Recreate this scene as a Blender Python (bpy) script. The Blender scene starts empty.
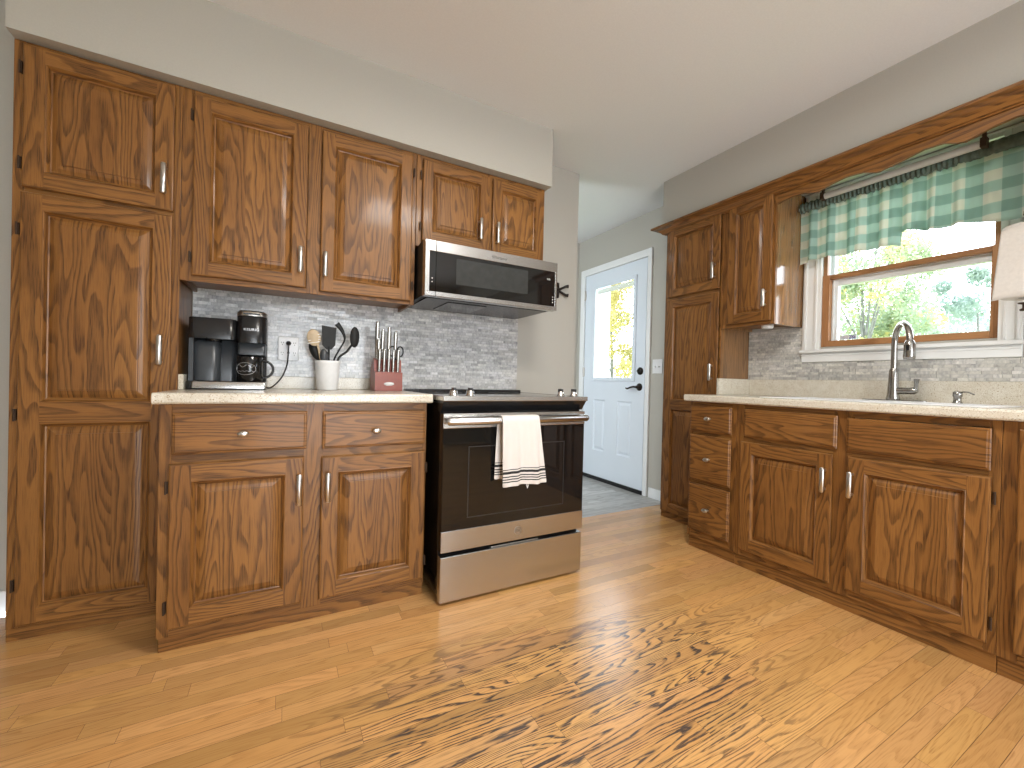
import bpy, bmesh, math, random
from mathutils import Vector, Matrix
random.seed(7)
S = bpy.context.scene
COL = S.collection
PI = math.pi

# ------------------------------------------------------------------ camera
cam_d = bpy.data.cameras.new('camera')
cam = bpy.data.objects.new('camera', cam_d); COL.objects.link(cam); S.camera = cam
yaw, pitch, roll = 0.49812, -0.00707, 0.02395
_f = Vector((math.sin(yaw)*math.cos(pitch), math.cos(yaw)*math.cos(pitch), math.sin(pitch)))
_r = Vector((math.cos(yaw), -math.sin(yaw), 0)); _u = _r.cross(_f)
_r2 = _r*math.cos(roll) + _u*math.sin(roll); _u2 = -_r*math.sin(roll) + _u*math.cos(roll)
cam.matrix_world = Matrix(((_r2.x, _u2.x, -_f.x, -0.5714), (_r2.y, _u2.y, -_f.y, -2.3919), (_r2.z, _u2.z, -_f.z, 0.9601), (0, 0, 0, 1)))
cam_d.sensor_width = 36; cam_d.lens = 415.3/1024*36
cam_d.shift_x = 0.94/1024; cam_d.shift_y = -0.17/1024
cam_d.clip_start = 0.05; cam_d.clip_end = 200

# ------------------------------------------------------------------ world, lights, exposure
S.view_settings.view_transform = 'Standard'; S.view_settings.look = 'None'
S.view_settings.gamma = 1; S.view_settings.use_curve_mapping = False
S.view_settings.exposure = 0.0
wd = bpy.data.worlds.new('overcast_sky'); S.world = wd; wd.use_nodes = True
bg = wd.node_tree.nodes['Background']; bg.inputs[0].default_value = (0.86, 0.93, 1.0, 1); bg.inputs[1].default_value = 6.5

def area(name, loc, direction, sx, sy, power, colour, portal=False, spread=PI):
    l = bpy.data.lights.new(name, 'AREA'); l.shape = 'RECTANGLE'; l.size = sx; l.size_y = sy
    l.energy = power; l.color = colour; l.spread = spread
    o = bpy.data.objects.new(name, l); COL.objects.link(o); o.location = loc
    o.rotation_euler = Vector(direction).to_track_quat('-Z', 'Y').to_euler()
    if portal: l.cycles.is_portal = True
    return o
W = 2.165          # window wall
XL = -2.9          # left end of the room
YF = -4.9          # wall behind the camera
H = 2.444
XE = 1.2416        # free end of the range wall
YE = 1.182         # far wall of the entry
area('window_portal', (W+0.16, -1.47, 1.6), (-1, 0, 0), 0.72, 0.9, 1, (1, 1, 1), True)
area('door_portal', (W+0.08, 0.61, 1.45), (-1, 0, 0), 0.6, 1.0, 1, (1, 1, 1), True)
# daylight through the patio opening behind the camera, the hall window, and unseen ceiling lamps added for light
area('patio_daylight', (0.05, YF+0.02, 1.08), (0, 1, 0.0), 1.8, 1.95, 46, (0.95, 0.98, 1.0))
area('hall_daylight', (-0.97, 0.64, 1.45), (1, 0, 0), 0.9, 1.1, 32, (0.86, 0.94, 1.0))
area('ceiling_lamp_light', (0.25, -1.85, H-0.09), (0, 0, -1), 0.5, 0.5, 38, (1.0, 0.96, 0.90))
area('entry_fill_light', (0.4, 0.64, H-0.09), (0, 0, -1), 0.4, 0.4, 9, (0.88, 0.94, 1.0))  # added fill that brightens the entry, no lamp in view there

# ------------------------------------------------------------------ materials
def srgb(r, g, b):
    f = lambda c: (c/255/12.92) if c/255 <= 0.04045 else ((c/255+0.055)/1.055)**2.4
    return (f(r), f(g), f(b), 1)
class N:
    def __init__(self, name):
        self.m = bpy.data.materials.new(name); self.m.use_nodes = True
        self.t = self.m.node_tree; self.b = self.t.nodes['Principled BSDF']
    def n(self, kind, **kw):
        x = self.t.nodes.new('ShaderNode'+kind)
        for k, v in kw.items():
            if hasattr(x, k): setattr(x, k, v)
        return x
    def l(self, a, b): self.t.links.new(a, b)
    def math(self, op, a, b=None, c=None, clamp=False):
        x = self.n('Math'); x.operation = op; x.use_clamp = clamp
        for i, v in enumerate((a, b, c)):
            if v is None: continue
            if isinstance(v, (int, float)): x.inputs[i].default_value = v
            else: self.l(v, x.inputs[i])
        return x.outputs[0]
    def noise(self, vec, scale, detail=2, rough=0.5, dist=0, dim='3D'):
        x = self.n('TexNoise'); x.noise_dimensions = dim
        x.inputs['Scale'].default_value = scale; x.inputs['Detail'].default_value = detail
        x.inputs['Roughness'].default_value = rough; x.inputs['Distortion'].default_value = dist
        if vec is not None: self.l(vec, x.inputs['Vector'])
        return x.outputs['Fac']
    def mapping(self, vec, scale, loc=(0, 0, 0)):
        x = self.n('Mapping'); x.inputs['Scale'].default_value = scale; x.inputs['Location'].default_value = loc
        self.l(vec, x.inputs['Vector']); return x.outputs[0]
    def ramp(self, fac, stops, interp='LINEAR'):
        x = self.n('ValToRGB'); cr = x.color_ramp; cr.interpolation = interp
        while len(cr.elements) < len(stops): cr.elements.new(0.5)
        for e, (p, c) in zip(cr.elements, stops):
            e.position = p; e.color = c if len(c) == 4 else (*c, 1)
        self.l(fac, x.inputs[0]); return x.outputs[0]
    def mix(self, fac, a, b, mode='MIX'):
        x = self.n('Mix'); x.data_type = 'RGBA'; x.blend_type = mode
        for i, v in ((0, fac), (6, a), (7, b)):
            if isinstance(v, (int, float)): x.inputs[i].default_value = v
            elif isinstance(v, tuple): x.inputs[i].default_value = v if len(v) == 4 else (*v, 1)
            else: self.l(v, x.inputs[i])
        return x.outputs[2]
    def bump(self, h, strength=0.1, dist=0.01):
        x = self.n('Bump'); x.inputs['Strength'].default_value = strength; x.inputs['Distance'].default_value = dist
        self.l(h, x.inputs['Height']); self.l(x.outputs[0], self.b.inputs['Normal'])
    def setp(self, **kw):
        names = dict(rough='Roughness', metal='Metallic', spec='Specular IOR Level', coat='Coat Weight', coatr='Coat Roughness', color='Base Color', sheen='Sheen Weight')
        for k, v in kw.items():
            i = self.b.inputs[names[k]]
            if isinstance(v, (int, float, tuple)): i.default_value = v
            else: self.l(v, i)
        return self

def plain(name, col, rough=0.5, metal=0.0, spec=0.5, var=0.06, scale=30, bump=0.0, coat=0.0):
    a = N(name); tc = a.n('TexCoord')
    f = a.noise(tc.outputs['Object'], scale, 3)
    dark = tuple(c*(1-var) for c in col[:3]); lite = tuple(min(1, c*(1+var)) for c in col[:3])
    a.setp(color=a.ramp(f, [(0.3, dark), (0.7, lite)]), rough=rough, metal=metal, spec=spec, coat=coat)
    if bump: a.bump(f, bump, 0.002)
    return a.m

def oak(name, light, mid, dark, pore=0.75, rough=0.33, ring=20.0, su=7.0, sv=0.9, coat=0.25, worn=False, attr=False):
    a = N(name); uv = a.n('UVMap').outputs[0]
    g = a.noise(a.mapping(uv, (su, sv, 1)), 1.0, 1.0, 0.35, 0.25)
    g2 = a.noise(a.mapping(uv, (60, 5, 1)), 1.0, 2, 0.5)
    g3 = a.noise(a.mapping(uv, (24, 7, 1)), 1.0, 1, 0.5)
    ph = a.math('ADD', a.math('ADD', a.math('MULTIPLY', g, ring), a.math('MULTIPLY', g2, 0.25)), a.math('MULTIPLY', g3, 1.1))
    fr = a.math('FRACT', ph)
    # broad latewood band that ends sharply
    band = a.ramp(fr, [(0.0, (0, 0, 0)), (0.42, (0.12,)*3), (0.74, (0.95,)*3), (0.92, (1, 1, 1)), (1.0, (0, 0, 0))])
    pores = a.noise(a.mapping(uv, (420, 11, 1)), 1.0, 2, 0.6)
    pd = a.ramp(pores, [(0.36, (1, 1, 1)), (0.50, (0, 0, 0))])
    broad = a.noise(a.mapping(uv, (3.1, 0.5, 1)), 1.0, 2, 0.5)
    base = a.ramp(broad, [(0.3, mid), (0.7, light)])
    streak = a.noise(a.mapping(uv, (120, 2.2, 1)), 1.0, 2, 0.5)
    base = a.mix(a.math('MULTIPLY', a.ramp(streak, [(0.4, (0, 0, 0)), (0.7, (1, 1, 1))]), 0.25), base, mid)
    if attr:
        at = a.n('VertexColor'); at.layer_name = 'tone'
        base = a.mix(1.0, base, at.outputs[0], 'MULTIPLY')
    ringamt = a.math('MULTIPLY', band, a.math('MULTIPLY_ADD', pd, 0.30*(0.5 if worn else 1), 0.50*(0.5 if worn else 1)))
    if worn:
        w = a.noise(a.n('TexCoord').outputs['Object'], 1.25, 2, 0.5)
        geo = a.n('NewGeometry'); sep = a.n('SeparateXYZ'); a.l(geo.outputs['Position'], sep.inputs[0])
        # the worn patch in the walkway: an ellipse on the floor
        dx = a.math('DIVIDE', a.math('SUBTRACT', sep.outputs[0], 0.25), 1.0)
        dy = a.math('DIVIDE', a.math('SUBTRACT', sep.outputs[1], -1.45), 0.50)
        d = a.math('SQRT', a.math('ADD', a.math('MULTIPLY', dx, dx), a.math('MULTIPLY', dy, dy)))
        d = a.math('ADD', d, a.math('MULTIPLY', a.math('SUBTRACT', w, 0.5), 1.1))
        wm = a.ramp(d, [(0.45, (1, 1, 1)), (1.15, (0, 0, 0))])
        sharp = a.ramp(fr, [(0.0, (0, 0, 0)), (0.56, (0, 0, 0)), (0.74, (1, 1, 1)), (0.93, (1, 1, 1)), (1.0, (0, 0, 0))])
        brk = a.ramp(a.noise(a.mapping(uv, (150, 16, 1)), 1.0, 2, 0.6), [(0.36, (0, 0, 0)), (0.50, (1, 1, 1))])
        grey = a.math('MULTIPLY', a.math('MULTIPLY', sharp, brk), a.math('MULTIPLY', wm, 0.95))
        pg = a.math('MULTIPLY', a.math('MULTIPLY', pd, wm), 0.30)
    c = a.mix(ringamt, base, dark)
    c = a.mix(a.math('MULTIPLY', pd, a.math('MULTIPLY_ADD', band, 0.3, pore*0.35)), c, dark)
    if worn:
        c = a.mix(a.math('MAXIMUM', grey, pg), c, (0.060, 0.050, 0.048))
    a.setp(color=c, rough=rough, coat=coat, coatr=0.25 if worn else 0.12, spec=0.5 if worn else 0.3)
    a.bump(a.math('ADD', pd, band), -0.10, 0.0006)
    return a.m

M = {}
M['oak'] = oak('oak_stained', (0.315, 0.142, 0.037, 1), (0.215, 0.091, 0.022, 1), (0.050, 0.019, 0.006, 1), su=8.5, ring=18.0, rough=0.42, coat=0.13)
M['oak_veneer'] = oak('oak_veneer_side', (0.36, 0.19, 0.075, 1), (0.25, 0.12, 0.045, 1), (0.08, 0.04, 0.017, 1), rough=0.12, coat=1.0, ring=9, su=30, sv=0.7)
M['floor'] = oak('oak_floorboards', (0.72, 0.42, 0.17, 1), (0.63, 0.345, 0.125, 1), (0.36, 0.175, 0.060, 1), pore=0.6, rough=0.24, ring=23, su=13, sv=0.85, coat=0.35, worn=True, attr=True)
M['vinyl'] = oak('grey_vinyl_plank', (0.56, 0.56, 0.55, 1), (0.42, 0.42, 0.41, 1), (0.22, 0.21, 0.20, 1), pore=0.2, rough=0.32, ring=4, su=12, coat=0.1, attr=True)
M['window_oak'] = oak('window_oak', (0.46, 0.235, 0.10, 1), (0.36, 0.165, 0.07, 1), (0.18, 0.08, 0.03, 1), ring=3)
M['wall'] = plain('greige_wall_paint', (0.46, 0.445, 0.40), 0.6, var=0.02, scale=180, bump=0.12, spec=0.3)
M['ceil'] = plain('ceiling_paint', (0.77, 0.79, 0.80), 0.8, var=0.02, scale=140, bump=0.12, spec=0.2)
M['white'] = plain('white_trim_paint', (0.80, 0.82, 0.83), 0.35, var=0.015, scale=8)
M['door_white'] = plain('entry_door_paint', (0.72, 0.79, 0.87), 0.35, var=0.01, scale=5)
M['casing'] = plain('cream_window_casing', (0.78, 0.78, 0.76), 0.4, var=0.02, scale=8)
M['vinyl_white'] = plain('white_vinyl_sash', (0.80, 0.85, 0.87), 0.3, var=0.01)
M['black'] = plain('black_plastic', (0.012, 0.012, 0.013), 0.25, var=0.2)
M['black_enamel'] = plain('black_enamel', (0.010, 0.009, 0.009), 0.12, var=0.1)
M['black_glass'] = plain('black_glass', (0.006, 0.006, 0.006), 0.04, var=0.1, spec=0.6)
M['grey_glass'] = plain('microwave_window_mesh', (0.035, 0.037, 0.036), 0.12, var=0.1)
M['dark_matte'] = plain('dark_matte_metal', (0.025, 0.024, 0.023), 0.5, var=0.2)
M['slate'] = plain('charcoal_plastic', (0.045, 0.05, 0.056), 0.3, var=0.1)
M['bronze'] = plain('dark_bronze', (0.02, 0.016, 0.013), 0.35, metal=0.6)
M['nickel'] = plain('brushed_nickel', (0.62, 0.60, 0.57), 0.28, metal=1.0, var=0.05, scale=80)
M['faucet_steel'] = plain('faucet_stainless', (0.40, 0.39, 0.37), 0.24, metal=1.0, var=0.05, scale=80)
M['chrome'] = plain('polished_chrome', (0.82, 0.82, 0.82), 0.1, metal=1.0, var=0.02)
M['hinge'] = plain('aged_hinge_metal', (0.050, 0.026, 0.012), 0.6, metal=0.3)
M['stone_white'] = plain('white_stoneware', (0.84, 0.84, 0.84), 0.3, var=0.03, scale=60)
M['utensil_black'] = plain('matte_black_nylon', (0.014, 0.014, 0.014), 0.55, var=0.2, spec=0.3)
M['glass_print'] = plain('oven_glass_print', (0.028, 0.026, 0.025), 0.3, var=0.02)
M['red_wood'] = plain('red_brown_block', (0.26, 0.055, 0.03), 0.35, var=0.12, scale=25)
M['beech'] = plain('pale_wooden_utensil', (0.52, 0.40, 0.26), 0.5, var=0.12, scale=40)
M['label'] = plain('label_white', (0.8, 0.8, 0.8), 0.4, var=0.01)
M['print_grey'] = plain('print_grey', (0.45, 0.46, 0.52), 0.5, var=0.01)
M['print_blue'] = plain('print_blue', (0.10, 0.12, 0.34), 0.4, var=0.01)
M['paper'] = plain('paper_towel', (0.72, 0.69, 0.65), 0.9, var=0.04, scale=90, bump=0.3)
M['cup_inner'] = plain('silver_print', (0.55, 0.55, 0.56), 0.3, metal=0.6)
M['outlet'] = plain('outlet_white', (0.74, 0.75, 0.77), 0.35, var=0.01)
M['tube'] = plain('light_diffuser_plastic', (0.50, 0.50, 0.46), 0.3, var=0.04)
M['bark'] = plain('bark', (0.22, 0.22, 0.21), 0.9, var=0.3, scale=12, bump=0.5)
M['grass'] = plain('lawn', (0.20, 0.30, 0.08), 0.9, var=0.3, scale=6)
M['grout'] = plain('grout', (0.40, 0.41, 0.41), 0.8, var=0.05)
M['gap'] = plain('floor_joint', (0.10, 0.045, 0.018), 0.8, var=0.1)
M['siding'] = plain('pale_blue_siding', (0.52, 0.64, 0.74), 0.6, var=0.03)

def steel(name, col, rough, axis=0):
    a = N(name); tc = a.n('TexCoord')
    sc = [3, 3, 3]; 
    for i in range(3):
        if i != axis: sc[i] = 260
    f = a.noise(a.mapping(tc.outputs['Object'], tuple(sc)), 1.0, 2)
    a.setp(color=a.ramp(f, [(0.3, tuple(c*0.93 for c in col)), (0.7, col)]), metal=1.0, rough=rough)
    a.bump(f, 0.03, 0.0005); return a.m
M['steel'] = steel('brushed_stainless_steel', (0.56, 0.555, 0.545), 0.27)

def granite():
    a = N('speckled_beige_counter'); tc = a.n('TexCoord').outputs['Object']
    f1 = a.noise(tc, 200, 3, 0.7); f2 = a.noise(a.mapping(tc, (1, 1, 1), (5, 3, 1)), 420, 2, 0.6); f3 = a.noise(tc, 30, 2)
    c = a.ramp(f3, [(0.3, (0.62, 0.57, 0.465)), (0.7, (0.70, 0.66, 0.565))])
    c = a.mix(a.ramp(f1, [(0.575, (0, 0, 0)), (0.61, (1, 1, 1))]), c, (0.36, 0.26, 0.15))
    c = a.mix(a.ramp(f2, [(0.60, (0, 0, 0)), (0.66, (1, 1, 1))]), c, (0.82, 0.80, 0.74))
    a.setp(color=c, rough=0.22, coat=0.15); return a.m
M['granite'] = granite()

def mosaic():
    a = N('grey_marble_mosaic'); at = a.n('VertexColor'); at.layer_name = 'tone'; uv = a.n('UVMap').outputs[0]
    f = a.noise(a.mapping(uv, (45, 22, 1)), 1.0, 4, 0.6, 1.2)
    c = a.mix(1.0, at.outputs[0], a.ramp(f, [(0.30, (0.62, 0.63, 0.65)), (0.5, (0.95, 0.95, 0.94)), (0.72, (1.15, 1.14, 1.12))]), 'MULTIPLY')
    a.setp(color=c, rough=a.ramp(a.math('MULTIPLY', f, 1.0), [(0.3, (0.1,)*3), (0.8, (0.3,)*3)])); return a.m
M['mosaic'] = mosaic()

def glass(name, tint=(1, 1, 1, 1), refl=0.06):
    a = N(name); t = a.t; t.nodes.remove(a.b)
    tr = a.n('BsdfTransparent'); tr.inputs[0].default_value = tint
    gl = a.n('BsdfGlossy'); gl.inputs[1].default_value = 0.02
    mx = a.n('MixShader'); fz = a.n('Fresnel'); fz.inputs[0].default_value = 1.35
    bf = a.n('NewGeometry'); fac = a.math('MULTIPLY', fz.outputs[0], a.math('SUBTRACT', 1.0, bf.outputs['Backfacing'])); a.l(fac, mx.inputs[0]); a.l(tr.outputs[0], mx.inputs[1]); a.l(gl.outputs[0], mx.inputs[2])
    a.l(mx.outputs[0], t.nodes['Material Output'].inputs[0]); return a.m
M['glass'] = glass('window_glass')

def gingham():
    a = N('gingham_cloth'); uv = a.n('UVMap').outputs[0]; sp = a.n('SeparateXYZ'); a.l(uv, sp.inputs[0])
    cell = 0.115; cv = 0.094
    su = a.math('FRACT', a.math('DIVIDE', sp.outputs[0], cell)); sv = a.math('FRACT', a.math('ADD', a.math('DIVIDE', sp.outputs[1], cv), 0.12))
    bu = a.math('GREATER_THAN', su, 0.5); bv = a.math('GREATER_THAN', sv, 0.5)
    both = a.math('MULTIPLY', bu, bv); any_ = a.math('MAXIMUM', bu, bv)
    weave = a.noise(a.mapping(uv, (900, 900, 1)), 1.0, 1)
    c = a.mix(any_, (0.72, 0.73, 0.63, 1), (0.42, 0.60, 0.53, 1))
    c = a.mix(both, c, (0.24, 0.41, 0.35, 1))
    c = a.mix(a.math('MULTIPLY', weave, 0.22), c, (0.35, 0.42, 0.36, 1))
    a.setp(color=c, rough=0.85)
    # light comes through the thin cloth
    tl = a.n('BsdfTranslucent'); a.l(a.mix(0.25, c, (0.8, 0.85, 0.8)), tl.inputs[0]); mx = a.n('MixShader'); mx.inputs[0].default_value = 0.4
    a.l(a.b.outputs[0], mx.inputs[1]); a.l(tl.outputs[0], mx.inputs[2]); a.l(mx.outputs[0], a.t.nodes['Material Output'].inputs[0])
    return a.m
M['gingham'] = gingham()
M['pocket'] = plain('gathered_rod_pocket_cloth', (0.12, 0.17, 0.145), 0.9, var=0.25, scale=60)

def towel_mat():
    a = N('striped_towel_cloth'); uv = a.n('UVMap').outputs[0]; sp = a.n('SeparateXYZ'); a.l(uv, sp.inputs[0]); v = sp.outputs[1]
    tot = None
    for lo, hi in ((0.019, 0.024), (0.030, 0.035), (0.041, 0.046), (0.055, 0.066), (0.072, 0.0755)):
        s = a.math('MULTIPLY', a.math('GREATER_THAN', v, lo), a.math('LESS_THAN', v, hi))
        tot = s if tot is None else a.math('MAXIMUM', tot, s)
    w = a.noise(a.mapping(uv, (700, 700, 1)), 1.0, 2)
    c = a.mix(tot, a.ramp(w, [(0.3, (0.64, 0.59, 0.55)), (0.7, (0.74, 0.70, 0.66))]), (0.02, 0.02, 0.02))
    a.setp(color=c, rough=0.95); a.bump(w, 0.3, 0.001); return a.m
M['towel'] = towel_mat()

def leaves(name, c1, c2, c3):
    a = N(name); tc = a.n('TexCoord').outputs['Object']
    f = a.noise(tc, 1.1, 3, 0.6); g = a.noise(tc, 30, 1)
    c = a.mix(a.math('MULTIPLY', g, 0.5), a.ramp(f, [(0.35, c1), (0.5, c2), (0.62, c3)]), c2)
    a.setp(color=c, rough=0.7)
    tl = a.n('BsdfTranslucent'); a.l(c, tl.inputs[0]); mx = a.n('MixShader'); mx.inputs[0].default_value = 0.4
    a.l(a.b.outputs[0], mx.inputs[1]); a.l(tl.outputs[0], mx.inputs[2]); a.l(mx.outputs[0], a.t.nodes['Material Output'].inputs[0])
    return a.m
M['leaf_yellow'] = leaves('yellowing_leaves', (0.32, 0.33, 0.16), (0.46, 0.40, 0.14), (0.58, 0.52, 0.26))  # leaf tones paled and greyed: overexposed outdoor haze put into their colour
M['leaf_green'] = leaves('green_leaves', (0.27, 0.35, 0.33), (0.36, 0.45, 0.40), (0.44, 0.51, 0.42))
M['leaf_mix'] = leaves('mixed_autumn_leaves', (0.30, 0.40, 0.32), (0.40, 0.48, 0.32), (0.66, 0.55, 0.18))

# ------------------------------------------------------------------ mesh builder
class MB:
    def __init__(s):
        s.v = []; s.f = []; s.m = []; s.uv = []; s.sm = []; s.tone = []; s.mats = []; s.seed = (random.uniform(0, 60), random.uniform(0, 60))
    def mi(s, m):
        if m not in s.mats: s.mats.append(m)
        return s.mats.index(m)
    def newseed(s): s.seed = (random.uniform(0, 60), random.uniform(0, 60))
    def face(s, pts, mat, grain=2, uv=None, smooth=False, tone=1.0, seed=None):
        i0 = len(s.v); s.v += [tuple(p) for p in pts]; s.f.append(tuple(range(i0, i0+len(pts)))); s.m.append(s.mi(mat)); s.sm.append(smooth)
        s.tone.append(tone if isinstance(tone, tuple) else (tone, tone, tone))
        if uv is None:
            a, b, c = (Vector(pts[0]), Vector(pts[1]), Vector(pts[2])); n = (b-a).cross(c-b)
            n = [abs(x) for x in n]
            if n[grain] > 0.9*math.sqrt(sum(x*x for x in n)): al = (grain+1) % 3
            else: al = grain
            rest = [k for k in range(3) if k != al]; ac = min(rest, key=lambda k: n[k])
            sd = seed or s.seed
            uv = [(p[ac]+sd[0], p[al]+sd[1]) for p in pts]
        s.uv.append(uv)
    def grid(s, rows, mat, uvs=None, smooth=True, closed=False):
        # rows: list of rows of points (shared vertices)
        i0 = len(s.v); nr = len(rows); nc = len(rows[0])
        for r in rows: s.v += [tuple(p) for p in r]
        for i in range(nr-1):
            for j in range(nc if closed else nc-1):
                j2 = (j+1) % nc
                s.f.append((i0+i*nc+j, i0+i*nc+j2, i0+(i+1)*nc+j2, i0+(i+1)*nc+j)); s.m.append(s.mi(mat)); s.sm.append(smooth); s.tone.append((1, 1, 1))
                if uvs: s.uv.append([uvs[i][j], uvs[i][j2], uvs[i+1][j2], uvs[i+1][j]])
                else: s.uv.append([(j/10+s.seed[0], i/10), ((j+1)/10+s.seed[0], i/10), ((j+1)/10+s.seed[0], (i+1)/10), (j/10+s.seed[0], (i+1)/10)])
    def box(s, x0, x1, y0, y1, z0, z1, mat, grain=2, tone=1.0, keep=True):
        if not keep: pass
        s.newseed()
        p = [(x0, y0, z0), (x1, y0, z0), (x1, y1, z0), (x0, y1, z0), (x0, y0, z1), (x1, y0, z1), (x1, y1, z1), (x0, y1, z1)]
        i0 = len(s.v); s.v += p
        for q in ((0, 3, 2, 1), (4, 5, 6, 7), (0, 1, 5, 4), (1, 2, 6, 5), (2, 3, 7, 6), (3, 0, 4, 7)):
            P = [p[k] for k in q]; n = (Vector(P[1])-Vector(P[0])).cross(Vector(P[2])-Vector(P[1])); n = [abs(x) for x in n]
            ln = math.sqrt(sum(x*x for x in n)) or 1
            al = (grain+1) % 3 if n[grain] > 0.9*ln else grain
            ac = min([k for k in range(3) if k != al], key=lambda k: n[k])
            s.f.append(tuple(i0+k for k in q)); s.m.append(s.mi(mat)); s.sm.append(False)
            s.tone.append(tone if isinstance(tone, tuple) else (tone,)*3)
            s.uv.append([(c[ac]+s.seed[0], c[al]+s.seed[1]) for c in P])
        return s
    def prism(s, poly, axis, a0, a1, mat, grain=None):
        # poly: 2D points in the two other axes (in order), extruded along axis; counter-clockwise
        s.newseed(); grain = axis if grain is None else grain
        def P(q, a):
            r = [0, 0, 0]; o = [k for k in range(3) if k != axis]; r[axis] = a; r[o[0]] = q[0]; r[o[1]] = q[1]; return tuple(r)
        n = len(poly)
        for i in range(n):
            j = (i+1) % n; s.face([P(poly[i], a0), P(poly[j], a0), P(poly[j], a1), P(poly[i], a1)], mat, grain)
        s.face([P(q, a0) for q in reversed(poly)], mat, grain); s.face([P(q, a1) for q in poly], mat, grain)
        return s
    def lathe(s, prof, c, mat, seg=24, axis=2, sx=1.0, sy=1.0, smooth=True):
        rows = []
        for r, h in prof:
            row = []
            for k in range(seg):
                a = 2*PI*k/seg; q = [0, 0, 0]; o = [k2 for k2 in range(3) if k2 != axis]
                q[o[0]] = c[o[0]]+r*math.cos(a)*sx; q[o[1]] = c[o[1]]+r*math.sin(a)*sy; q[axis] = c[axis]+h; row.append(tuple(q))
            rows.append(row)
        s.grid(rows, mat, closed=True, smooth=smooth); return s
    def tube(s, pts, rad, mat, seg=10, flat=1.0, up=(0, 0, 1), cap=True):
        pts = [Vector(p) for p in pts]; n = len(pts); rows = []
        if not isinstance(rad, (list, tuple)): rad = [rad]*n
        prev = None
        for i, p in enumerate(pts):
            t = (pts[min(i+1, n-1)]-pts[max(i-1, 0)]).normalized()
            if prev is None:
                a = Vector(up)
                if abs(a.dot(t)) > 0.95: a = Vector((1, 0, 0))
                nrm = (a-t*a.dot(t)).normalized()
            else: nrm = (prev-t*prev.dot(t)).normalized()
            prev = nrm; b = t.cross(nrm)
            rows.append([tuple(p+nrm*math.cos(2*PI*k/seg)*rad[i]*flat+b*math.sin(2*PI*k/seg)*rad[i]) for k in range(seg)])
        s.grid(rows, mat, closed=True)
        if cap:
            s.face(list(reversed(rows[0])), mat); s.face(rows[-1], mat)
        return s
    def build(s, name, parent=None, bevel=0.0, sub=0, loc=None, solid=0):
        me = bpy.data.meshes.new(name); me.from_pydata(s.v, [], s.f)
        for m in s.mats: me.materials.append(m)
        me.uv_layers.new(name='UVMap'); me.color_attributes.new('tone', 'FLOAT_COLOR', 'CORNER')
        uvl = me.uv_layers['UVMap']; ca = me.color_attributes['tone']; li = 0
        for k, p in enumerate(me.polygons):
            p.material_index = s.m[k]; p.use_smooth = s.sm[k]
            for j in range(len(s.f[k])):
                uvl.data[li].uv = s.uv[k][j]; ca.data[li].color = (*s.tone[k], 1); li += 1
        # consistent outward normals
        bm = bmesh.new(); bm.from_mesh(me); bmesh.ops.recalc_face_normals(bm, faces=bm.faces); bm.to_mesh(me); bm.free()
        o = bpy.data.objects.new(name, me); COL.objects.link(o)
        if parent: o.parent = parent
        if loc: o.location = loc
        if solid:
            md = o.modifiers.new('thick', 'SOLIDIFY'); md.thickness = solid; md.offset = 0
        if bevel:
            md = o.modifiers.new('edge', 'BEVEL'); md.width = bevel; md.segments = 2; md.limit_method = 'ANGLE'; md.angle_limit = 0.7
        if sub:
            md = o.modifiers.new('smooth', 'SUBSURF'); md.levels = sub; md.render_levels = sub
        return o

def thing(name, label, cat, loc=(0, 0, 0), rz=0, group=None):
    o = bpy.data.objects.new(name, None); COL.objects.link(o); o.empty_display_size = 0.1
    o.location = loc; o.rotation_euler = (0, 0, rz); return tag(o, label, cat, group)
def tag(o, label, cat, group=None):
    o['label'] = label; o['category'] = cat
    if group: o['group'] = group
    return o
def struct(o, label=None, cat=None):
    o['kind'] = 'structure'
    if label: o['label'] = label
    if cat: o['category'] = cat
    return o

def text_mesh(name, txt, size, mat, parent, M4, depth=0.0006, spacing=1.0, squash=1.0, bold=0.0):
    cu = bpy.data.curves.new(name, 'FONT'); cu.body = txt; cu.size = size; cu.extrude = depth; cu.align_x = 'CENTER'; cu.align_y = 'CENTER'
    cu.space_character = spacing; cu.offset = bold
    t = bpy.data.objects.new(name, cu); COL.objects.link(t)
    dg = bpy.context.evaluated_depsgraph_get(); me = bpy.data.meshes.new_from_object(t.evaluated_get(dg))
    bpy.data.objects.remove(t); me.transform(Matrix.Scale(squash, 4, (1, 0, 0))); me.transform(M4)
    me.materials.clear(); me.materials.append(mat)
    o = bpy.data.objects.new(name, me); COL.objects.link(o); o.parent = parent; return o
def facing_front(x, y, z):       # text plane facing -Y
    return Matrix.Translation((x, y, z)) @ Matrix.Rotation(PI/2, 4, 'X')

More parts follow.
